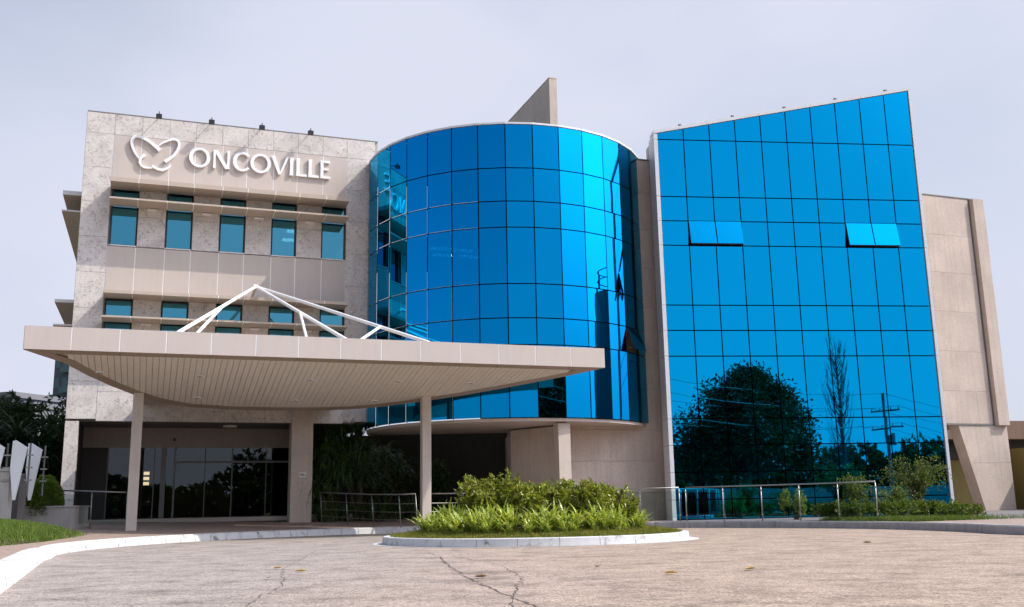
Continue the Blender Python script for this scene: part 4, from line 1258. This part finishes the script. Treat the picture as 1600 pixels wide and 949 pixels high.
rr_ = .88 + .14 * rng.random((n_, 1)) + .05 * np.sin(d[:, :1] * 9) * np.sin(d[:, 1:2] * 7)
Pq = d * rr_ * np.array([.46, .42, .80]) + np.array([0, 0, .05])
sz = rng.uniform(.035, .075, n_)
new('foliage', leaf_mesh('foliage', 'leaf_hedge', Pq, d + rng.normal(size=(n_, 3)) * .6, sz, sz * .5), Matrix.Translation((-12.45, 26.4, .85)), hd)
MB().path([(0, 0, -.1), (.02, 0, .3), (0, .02, .6)], [.05, .04, .02], 6).build('stems', 'bark', hd, Matrix.Translation((-12.45, 26.4, .85)))
# grass mound
def mound_z(u, v):
    return .42 * max(0, 1 - u * u) ** .6 * max(0, 1 - v * v) ** .6
vs, fs, gpnts = [], [], []
MX, MY, ML, MWd = -11.0, 20.2, 3.6, 1.55
ma = R(100)
ca, sa = math.cos(ma), math.sin(ma)
for i in range(25):
    for j in range(13):
        u, v = -1 + 2 * i / 24, -1 + 2 * j / 12
        x, y = u * ML, v * MWd
        vs.append((MX + x * ca - y * sa, MY + x * sa + y * ca, .16 + mound_z(u, v)))
fs = [(i * 13 + j, (i + 1) * 13 + j, (i + 1) * 13 + j + 1, i * 13 + j + 1) for i in range(24) for j in range(12)]
tag(MB().add(vs, fs).build('grass_bank', 'soil', smooth=True), kind='structure')
P = []
while len(P) < 60000:
    u, v = rng.uniform(-1, 1, 2)
    if u * u + v * v > 1 and rng.random() > .2: continue
    x, y = u * ML, v * MWd
    P.append((MX + x * ca - y * sa, MY + x * sa + y * ca, .155 + mound_z(u, v)))
P = np.array(P)
tag(new('bank_grass', blades_mesh('bank_grass', 'leaf_turf', P, rng.uniform(.05, .14, len(P)), .016, .8)), 'thick green grass on the bank at the left edge', 'grass', kind='stuff')

# palms and dark trees left of the building
for k, (x, y, h, lb) in enumerate(((-20.6, 38.0, 3.5, 'dark palm at the far left behind the white blades'), (-19.6, 37.0, 3.3, 'dark palm left of the granite pillar, second from the left edge'),
                                   (-18.4, 36.5, 3.4, 'dark palm closest to the granite corner'), (-21.6, 41, 4.0, 'taller dark palm behind the others at the left edge'), (-19.2, 41, 3.9, 'dark palm behind, between the granite corner and the grey house'))):
    rosette_tree('palm_tree', lb, 'palm', Vector((x, y, 0)), [(0, 0, h), (.5, .3, h - .6), (-.5, .2, h - .9)], 1.9, .09, 110, 'leaf_dark', 'dark palms at the left', rise=(0, 85), droop=(60, 150), trunk=.12)
for k, (x, y, lb) in enumerate(((-17.4, 38.5, 'dark bushy tree hard against the granite corner'), (-21.8, 39.5, 'dark bushy tree at the left edge of the photo'), (-19.8, 40.0, 'dark bushy tree between the palms at the left'))):
    bush('dark_tree', lb, 'tree', Vector((x, y, 0)), 2.3, 1.8, 5.4, 9000, .24, 'leaf_dark', 'dark bushy trees at the left', lobes=12)
low = tag(MB().box(-9, 9, 0, .3, 0, 1.5).build('boundary_wall', 'far_light', None, Matrix.Translation((-24, 33.8, 0)) @ Matrix.Rotation(R(12), 4, 'Z')), 'long low pale wall below the dark palms', 'wall')

# distant buildings
def tower(name, label, loc, rz, w, d, floors, fh, mat, wins, win_w, balc=False):
    b = empty(name, loc, rz); tag(b, label, 'building'); F = frame(loc, rz)
    h = floors * fh
    MB().box(0, w, 0, d, 0, h).build('wall', mat, b, F)
    MB().box(-.2, w + .2, -.2, d + .2, h + .01, h + .5).build('roof_edge', 'far_light', b, F)
    for f in range(floors):
        for i in range(wins):
            x = w * (i + .5) / wins
            wd = MB().box(x - win_w / 2, x + win_w / 2, -.05, .02, f * fh + .9, f * fh + 2.3).build('window', 'far_teal', b, F)
        if balc:
            MB().box(w - .8, w + 1.0, -.9, 1.6, f * fh, f * fh + .9).build('balcony', 'far_teal', b, F)
    return b
tower('apartment_tower', 'distant tall apartment tower with teal balconies at the granite corner', Vector((-66.0, 140, 0)), R(-25), 3, 6, 8, 2.9, 'far_grey', 2, .9, True)
tower('grey_house', 'distant grey flat roofed house at the left edge above the palms', Vector((-51.5, 90, 0)), R(-20), 7.0, 9, 4, 2.75, 'far_grey', 3, 1.1)
tower('grey_house', 'small paler block right of the distant grey house', Vector((-44.6, 88, 0)), R(-20), 1.8, 6, 4, 2.5, 'far_light', 1, .8)

# building at the right, behind the V pier
rb = empty('annex_building', (24, 43, 0)); tag(rb, 'olive walled annex with brown roof edge behind the V pier', 'building')
FR = frame(Vector((16.5, 40.5, 0)), R(14))
MB().box(-1, 22, 0, 9, -.05, 3.0).build('wall', 'olive_wall', rb, FR)
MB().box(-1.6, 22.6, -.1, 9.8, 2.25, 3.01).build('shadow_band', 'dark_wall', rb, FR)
MB().box(-1.8, 22.8, -.9, 10, 3.012, 3.75).build('roof_edge', 'roof_brown', rb, FR)
# garden wall right of the pier, casting its shadow on it
tag(MB().box(0, .3, 0, 5.5, -.1, 2.5).build('side_wall', 'olive_wall', None, frame(FB @ Vector((15.4, -3.5, 0)), A_F)), 'olive side wall at the right edge, right of the V pier', 'wall')

# ================================================================== PLANTS BEFORE THE SLANTED GLASS
bush('pale_bush', 'small pale green bush behind the curved glass railing', 'shrub', Vector((8.05, 28.9, .18)), .38, .34, .88, 2400, .06, 'leaf_pale', lobes=6)
wl_ = [(9.05, 26.9, .75, .8, 'weedy shrub at the right end of the curved glass railing'), (9.9, 26.6, .8, .75, 'low weedy shrub just right of the glass railing'), (10.7, 27.2, .8, .7, 'low green weeds in the middle of the verge'),
       (11.6, 27.4, .8, .6, 'low green weeds right of the verge middle'), (12.3, 28.3, .8, .55, 'low green weeds at the foot of the right glass edge'), (8.6, 27.4, .5, .6, 'thin weeds behind the curved glass railing')]
for x, y, r, h, lb in wl_:
    bush('weeds', lb, 'plant', Vector((x, y, .17)), r, r * .8, h * .8, 2300, .085, 'leaf_weed', 'weeds on the verge', lobes=14, up=1.0)
def arching(name, label, loc, n_, h, spread, mat, lsz):
    """rambling shrub: long arching canes with small leaves along them"""
    b = empty(name, loc); tag(b, label, 'shrub')
    mb = MB(); Pl, Dl = [], []
    for i in range(n_):
        a = rng.uniform(0, 2 * math.pi); q = rng.uniform(.35, 1) * spread; hh = h * rng.uniform(.55, 1.0)
        pts = []
        for k in range(8):
            u = k / 7
            pts.append((math.cos(a) * q * u ** 1.3, math.sin(a) * q * .7 * u ** 1.3, hh * (1 - (1 - u * 1.25) ** 2) if u < .95 else hh * .85))
        mb.path(pts, [.012 - .0012 * k for k in range(8)], 4)
        for k in range(2, 8):
            for _ in range(7):
                p = np.array(pts[k]) + rng.normal(0, .05, 3); Pl.append(p); Dl.append(rng.normal(size=3) + np.array([0, 0, .2]))
    new('foliage', leaf_mesh('foliage', mat, np.array(Pl), np.array(Dl), lsz, lsz * .4), Matrix.Translation(loc), b)
    mb.build('canes', 'bark', b, Matrix.Translation(loc))
arching('bramble', 'dark rambling bramble against the right end of the slanted glass', Vector((11.7, 29.2, .17)), 60, 1.75, 1.15, 'leaf_weed', .085)
arching('wild_shrub', 'straggling green shrub with thin upright shoots at the end of the glass railing', Vector((9.2, 27.2, .17)), 34, 1.15, .55, 'leaf_weed', .08)
arching('wild_shrub', 'thin wild shoots in the verge between the railing and the bramble', Vector((10.4, 27.6, .17)), 26, .85, .7, 'leaf_weed', .08)
P = []
for _ in range(16000):
    a = rng.uniform(17, 36); r = RK + .25 + abs(rng.normal(0, 1.5))
    x, y = RC.x + r * math.cos(R(a)), RC.y + r * math.sin(R(a))
    if a > 34 and r > RK + .6 and rng.random() < .8: continue
    P.append((x, y, .17))
P = np.array(P)
tag(new('verge_grass', blades_mesh('verge_grass', 'leaf_weed', P, rng.uniform(.04, .16, len(P)), .014, .8)), 'rough grass along the verge inside the right kerb', 'grass', kind='stuff')

# fallen leaves on the road
def fallen(x, y, sz, rz, mat, label):
    n_ = 9; vs = []
    for i in range(n_):
        u = i / (n_ - 1); w = sz * .28 * math.sin(math.pi * u) ** .8 + .001
        lift = .012 + .05 * sz * (2 * u - 1) ** 2
        vs += [(sz * (u - .5), -w, lift + w * .5), (sz * (u - .5), 0, lift), (sz * (u - .5), w, lift + w * .6)]
    fs = [(3 * i + j, 3 * i + j + 1, 3 * i + j + 4, 3 * i + j + 3) for i in range(n_ - 1) for j in range(2)]
    o = MB().add(vs, fs).build('fallen_leaf', mat, None, Matrix.Translation((x, y, .002)) @ Matrix.Rotation(rz, 4, 'Z') , True)
    tag(o, label, 'leaf', 'dry leaves on the road')
fallen(-3.05, 12.9, 0.115, .4, 'leaf_dry', 'dry tan leaf on the left of the road, left of the thin crack')
fallen(-2.72, 11.1, 0.108, 1.9, 'leaf_brown', 'dry leaf lower left on the road, left of the crack')
fallen(-2.6, 12.2, 0.130, .2, 'leaf_dry', 'pale dry leaf right of the thin left crack')
fallen(-.38, 10.65, 0.144, .3, 'leaf_brown', 'curled brown leaf on the forked crack')
fallen(1.62, 10.7, 0.144, -.2, 'leaf_dry', 'tan leaf right of the forked crack')
fallen(2.55, 11.1, 0.144, .5, 'leaf_dry', 'orange leaf in the middle right of the road')
fallen(5.9, 17.0, 0.158, .1, 'leaf_brown', 'small brown leaf furthest right on the road')
fallen(.95, 12.0, .10, .9, 'leaf_brown', 'tiny brown leaf right of the island front')

# ================================================================== ACROSS THE STREET (seen mirrored in the glass)
def tree(name, label, loc, h, cr, nl, size, mat, trunk_h, tr=.22, clumps=40, cat='tree'):
    b = empty(name, loc); tag(b, label, cat)
    cc = []
    lob = [(0, 0, .80, .42), (-.10, .05, .62, .60), (.45, .1, .58, .48), (-.55, .0, .46, .46), (.62, -.1, .36, .44), (-.2, .35, .40, .6), (.1, -.35, .38, .6), (-.78, .1, .30, .30), (.05, 0, .93, .18), (.42, 0, .76, .20)]
    for i in range(clumps):
        lx, ly, lz, lr = lob[i % len(lob)]
        d = rng.normal(size=3); d /= np.linalg.norm(d); q = rng.uniform(.3, 1) ** .5
        z = trunk_h + (h - trunk_h) * lz + d[2] * q * lr * (h - trunk_h) * .34
        cc.append((lx * cr + d[0] * q * lr * cr, ly * cr + d[1] * q * lr * cr, max(z, trunk_h * .6), rng.uniform(.12, .22) * cr))
    cc = np.array(cc)
    idx = rng.integers(0, clumps, nl)
    d = unit(rng.normal(size=(nl, 3))); rr = rng.uniform(.2, 1, nl) ** .5
    P_ = cc[idx, :3] + d * (cc[idx, 3] * rr)[:, None] * np.array([1, 1, .75]) + rng.normal(0, .36, (nl, 3))
    s_ = rng.uniform(.6, 1.25, nl) * size
    new('crown', leaf_mesh('crown', mat, P_, d + rng.normal(size=(nl, 3)) * .6, s_, s_ * .55), Matrix.Translation(loc), b)
    mb = MB().path([(0, 0, -.2), (.05, .03, trunk_h * .6), (.0, .1, trunk_h), (.05, .05, h * .8)], [tr * 1.3, tr, tr * .8, tr * .15], 9)
    for c in cc[::2]:
        z0 = trunk_h * .8 + .45 * max(0, c[2] - trunk_h)
        mb.path([(.03, .06, z0), (c[0] * .5, c[1] * .5, (z0 + c[2]) / 2 + .1), (c[0], c[1], c[2])], [tr * .35, tr * .2, .02], 5)
    mb.build('trunk', 'bark', b, Matrix.Translation(loc))
tree('street_tree', 'broad leafy tree mirrored in the left half of the slanted glass', Vector((26.2, -7.2, 0)), 10.0, 5.3, 42000, .30, 'leaf_tree', 1.4, .28, 150)
# bare poplar
pop = empty('bare_poplar', (39.9, -16.8, 0)); tag(pop, 'tall bare poplar mirrored in the slanted glass', 'tree')
mb = MB().path([(0, 0, -.2), (.1, .05, 5), (.0, .1, 10), (.05, 0, 14.8)], [.24, .17, .09, .015], 8)
tw = MB()
for i in range(120):
    z0 = rng.uniform(1.8, 12.8); a = rng.uniform(0, 6.28); ln = rng.uniform(.9, 3.2) * (1 - .04 * abs(z0 - 5)); rad = min(1.25, ln * .42)
    p1_ = (math.cos(a) * rad * .7, math.sin(a) * rad * .7, z0 + ln * .45); p2_ = (math.cos(a) * rad, math.sin(a) * rad, z0 + ln * 1.05)
    tw.path([(0, 0, z0), p1_, p2_], [.035, .022, .008], 5)
    for k in range(4):
        u = rng.uniform(.3, 1); q = Vector(p1_).lerp(Vector(p2_), u); a2 = a + rng.normal(0, .8)
        tw.path([q, q + Vector((math.cos(a2) * .25, math.sin(a2) * .25, rng.uniform(.5, 1.0)))], [.014, .005], 4)
mb.build('trunk', 'bark_grey', pop, Matrix.Translation((39.9, -16.8, 0)))
tw.build('branches', 'bark_grey', pop, Matrix.Translation((39.9, -16.8, 0)))
# utility pole and wires
UP = Vector((43.0, -14.8, 0)); pd = R(60)
up_ = empty('utility_pole', UP, pd); tag(up_, 'utility pole with two crossarms mirrored in the slanted glass', 'pole')
FU = frame(UP, pd)
MB().path([(0, 0, -.2), (0, 0, 9.6)], [.17, .11], 10).build('mast', 'pole_concrete', up_, FU)
for z, hw in ((8.0, 1.25), (6.5, 1.45)):
    ca_ = MB().box(-hw, hw, -.20, -.12, z, z + .14).build('crossarm', 'pole_concrete', up_, FU)
    for x in (-hw + .1, -.45, .45, hw - .1):
        MB().tube((x, -.16, z + .142), (x, -.16, z + .40), .05, .03, 8).build('insulator', 'tank_grey', ca_, FU)
MB().tube((.4, .0, 5.0), (.4, .0, 6.0), .24, n=12).build('transformer', 'tank_grey', up_, FU)
wdir = Vector((-math.sin(pd), math.cos(pd), 0))
for k, (x, z) in enumerate(((-1.15, 8.4), (1.15, 8.4), (0, 9.6), (1.3, 6.9), (-1.3, 6.9))):
    a = FU @ Vector((x, -.16, z))
    pts = []
    for i in range(-12, 13):
        u = i / 12; pts.append(a + wdir * 42 * u + Vector((0, 0, -2.2 * (1 - (2 * abs(u) - 1) ** 2) * .5)))
    tag(MB().path(pts, .02, 5).build('power_line', 'dark_metal'), f'thin overhead power line mirrored in the slanted glass, {("upper left", "upper right", "topmost", "lower right", "lower left")[k]} wire', 'cable', 'power lines')
# street wall and wood
tag(MB().box(0, 40, 0, .25, -.05, 1.45).build('street_wall', 'brick_far', None, frame(Vector((13, 2.0, 0)), R(10))), 'long low street wall mirrored at the foot of the slanted glass', 'wall')
P_, D_ = [], []
for i in range(130):
    u = i / 129; x = -90 + 230 * u; y = -74 + 26 * u * u + rng.normal(0, 3); h = (.55 if x < 38 else 1.0) * 5.2 + 2.6 * (.5 if x < 38 else 1) * math.sin(i * .55) * math.sin(i * .21) + rng.uniform(0, 2.2)
    n_ = 300
    d = unit(rng.normal(size=(n_, 3)))
    P_.append(np.array([x, y, h * .5]) + d * np.array([3.2, 2.5, h * .55]) * (rng.uniform(.3, 1, (n_, 1)) ** .4)); D_.append(d)
P_ = np.concatenate(P_); D_ = np.concatenate(D_)
tag(new('far_wood', leaf_mesh('far_wood', 'leaf_wood', P_, D_ + rng.normal(size=P_.shape) * .7, 1.1, .8)), 'dark belt of trees mirrored along the foot of the glass', 'trees', kind='stuff')
hill = []
vs, fs = [], []
for i in range(41):
    x = -160 + 360 * i / 40; hgt = 4.2 + 1.6 * math.sin(i * .7) + 1.1 * math.sin(i * 1.9)
    yc = -92 + 26 * (max(0, (x + 90)) / 230) ** 2 - 8
    vs += [(x, yc + 14, -.1), (x, yc, hgt), (x, yc - 30, -.1)]
fs = [(3 * i + j, 3 * i + j + 1, 3 * i + j + 4, 3 * i + j + 3) for i in range(40) for j in range(2)]
tag(MB().add(vs, fs).build('hill', 'ground_grass', smooth=True), kind='structure')
# water tower to the right, mirrored in the drum
wt = empty('water_tower', (27.5, 26.0, 0)); tag(wt, 'dark cylindrical water tower with railing mirrored in the glass drum', 'tower')
M = Matrix.Translation((27.5, 26.0, 0))
MB().tube((0, 0, -.1), (0, 0, 12.4), 1.75, n=32).tube((0, 0, 12.4), (0, 0, 12.75), 1.75, .5, 32).build('tank', 'tank_grey', wt, M, True)
rl = MB()
for z in (13.2, 13.75): rl.path([(1.7 * math.cos(R(a)), 1.7 * math.sin(R(a)), z) for a in range(0, 361, 20)], .03, 5)
for a in range(0, 360, 40): rl.tube((1.7 * math.cos(R(a)), 1.7 * math.sin(R(a)), 12.35), (1.7 * math.cos(R(a)), 1.7 * math.sin(R(a)), 13.75), .03, n=5)
rl.build('railing', 'dark_metal', wt, M)
lad = MB()
for s in (-.22, .22): lad.tube((-1.85, s, .3), (-1.85, s, 13.9), .025, n=5)
for k in range(44): lad.tube((-1.85, -.22, .5 + k * .3), (-1.85, .22, .5 + k * .3), .014, n=4)
lad.build('ladder', 'dark_metal', wt, M)
MB().tube((.3, .5, 12.6), (.6, .9, 16.4), .03, .012, 5).build('antenna', 'dark_metal', wt, M)
# palm to the right of the drive: its trunk mirrors in the drum
pp = Vector((25.5, 21.8, 0)); pr = empty('coconut_palm', pp); tag(pr, 'feather palm mirrored in the lower right of the glass drum', 'palm')
MB().path([(0, 0, -.1), (.1, .05, 1.5), (.12, .0, 3.0), (.05, 0, 4.4)], [.20, .15, .13, .12], 10).build('trunk', 'bark', pr, Matrix.Translation(pp), True)
Pl, Dl = [], []; rach = MB()
for i in range(18):
    a = 2 * math.pi * i / 18 + rng.normal(0, .1); el = rng.uniform(-10, 65); pts = []
    p = np.array([.05, 0, 4.4]); ang = R(el); ln = 2.3
    for k in range(10):
        d = np.array([math.cos(a) * math.cos(ang), math.sin(a) * math.cos(ang), math.sin(ang)])
        pts.append(tuple(p)); p = p + d * ln / 9; ang -= R(9)
        sd = np.array([-math.sin(a), math.cos(a), 0])
        for s in (-1, 1):
            for q in range(3):
                Pl.append(p - d * ln / 9 * q / 3); Dl.append(d * .55 + sd * s * .9 + np.array([0, 0, -.35]))
    rach.path(pts, .018, 5)
Pl, Dl = np.array(Pl), np.array(Dl)
new('fronds', leaf_mesh('fronds', 'leaf_dark', Pl, Dl, .62, .055, .1), Matrix.Translation(pp), pr)
rach.build('rachis', 'bark', pr, Matrix.Translation(pp))
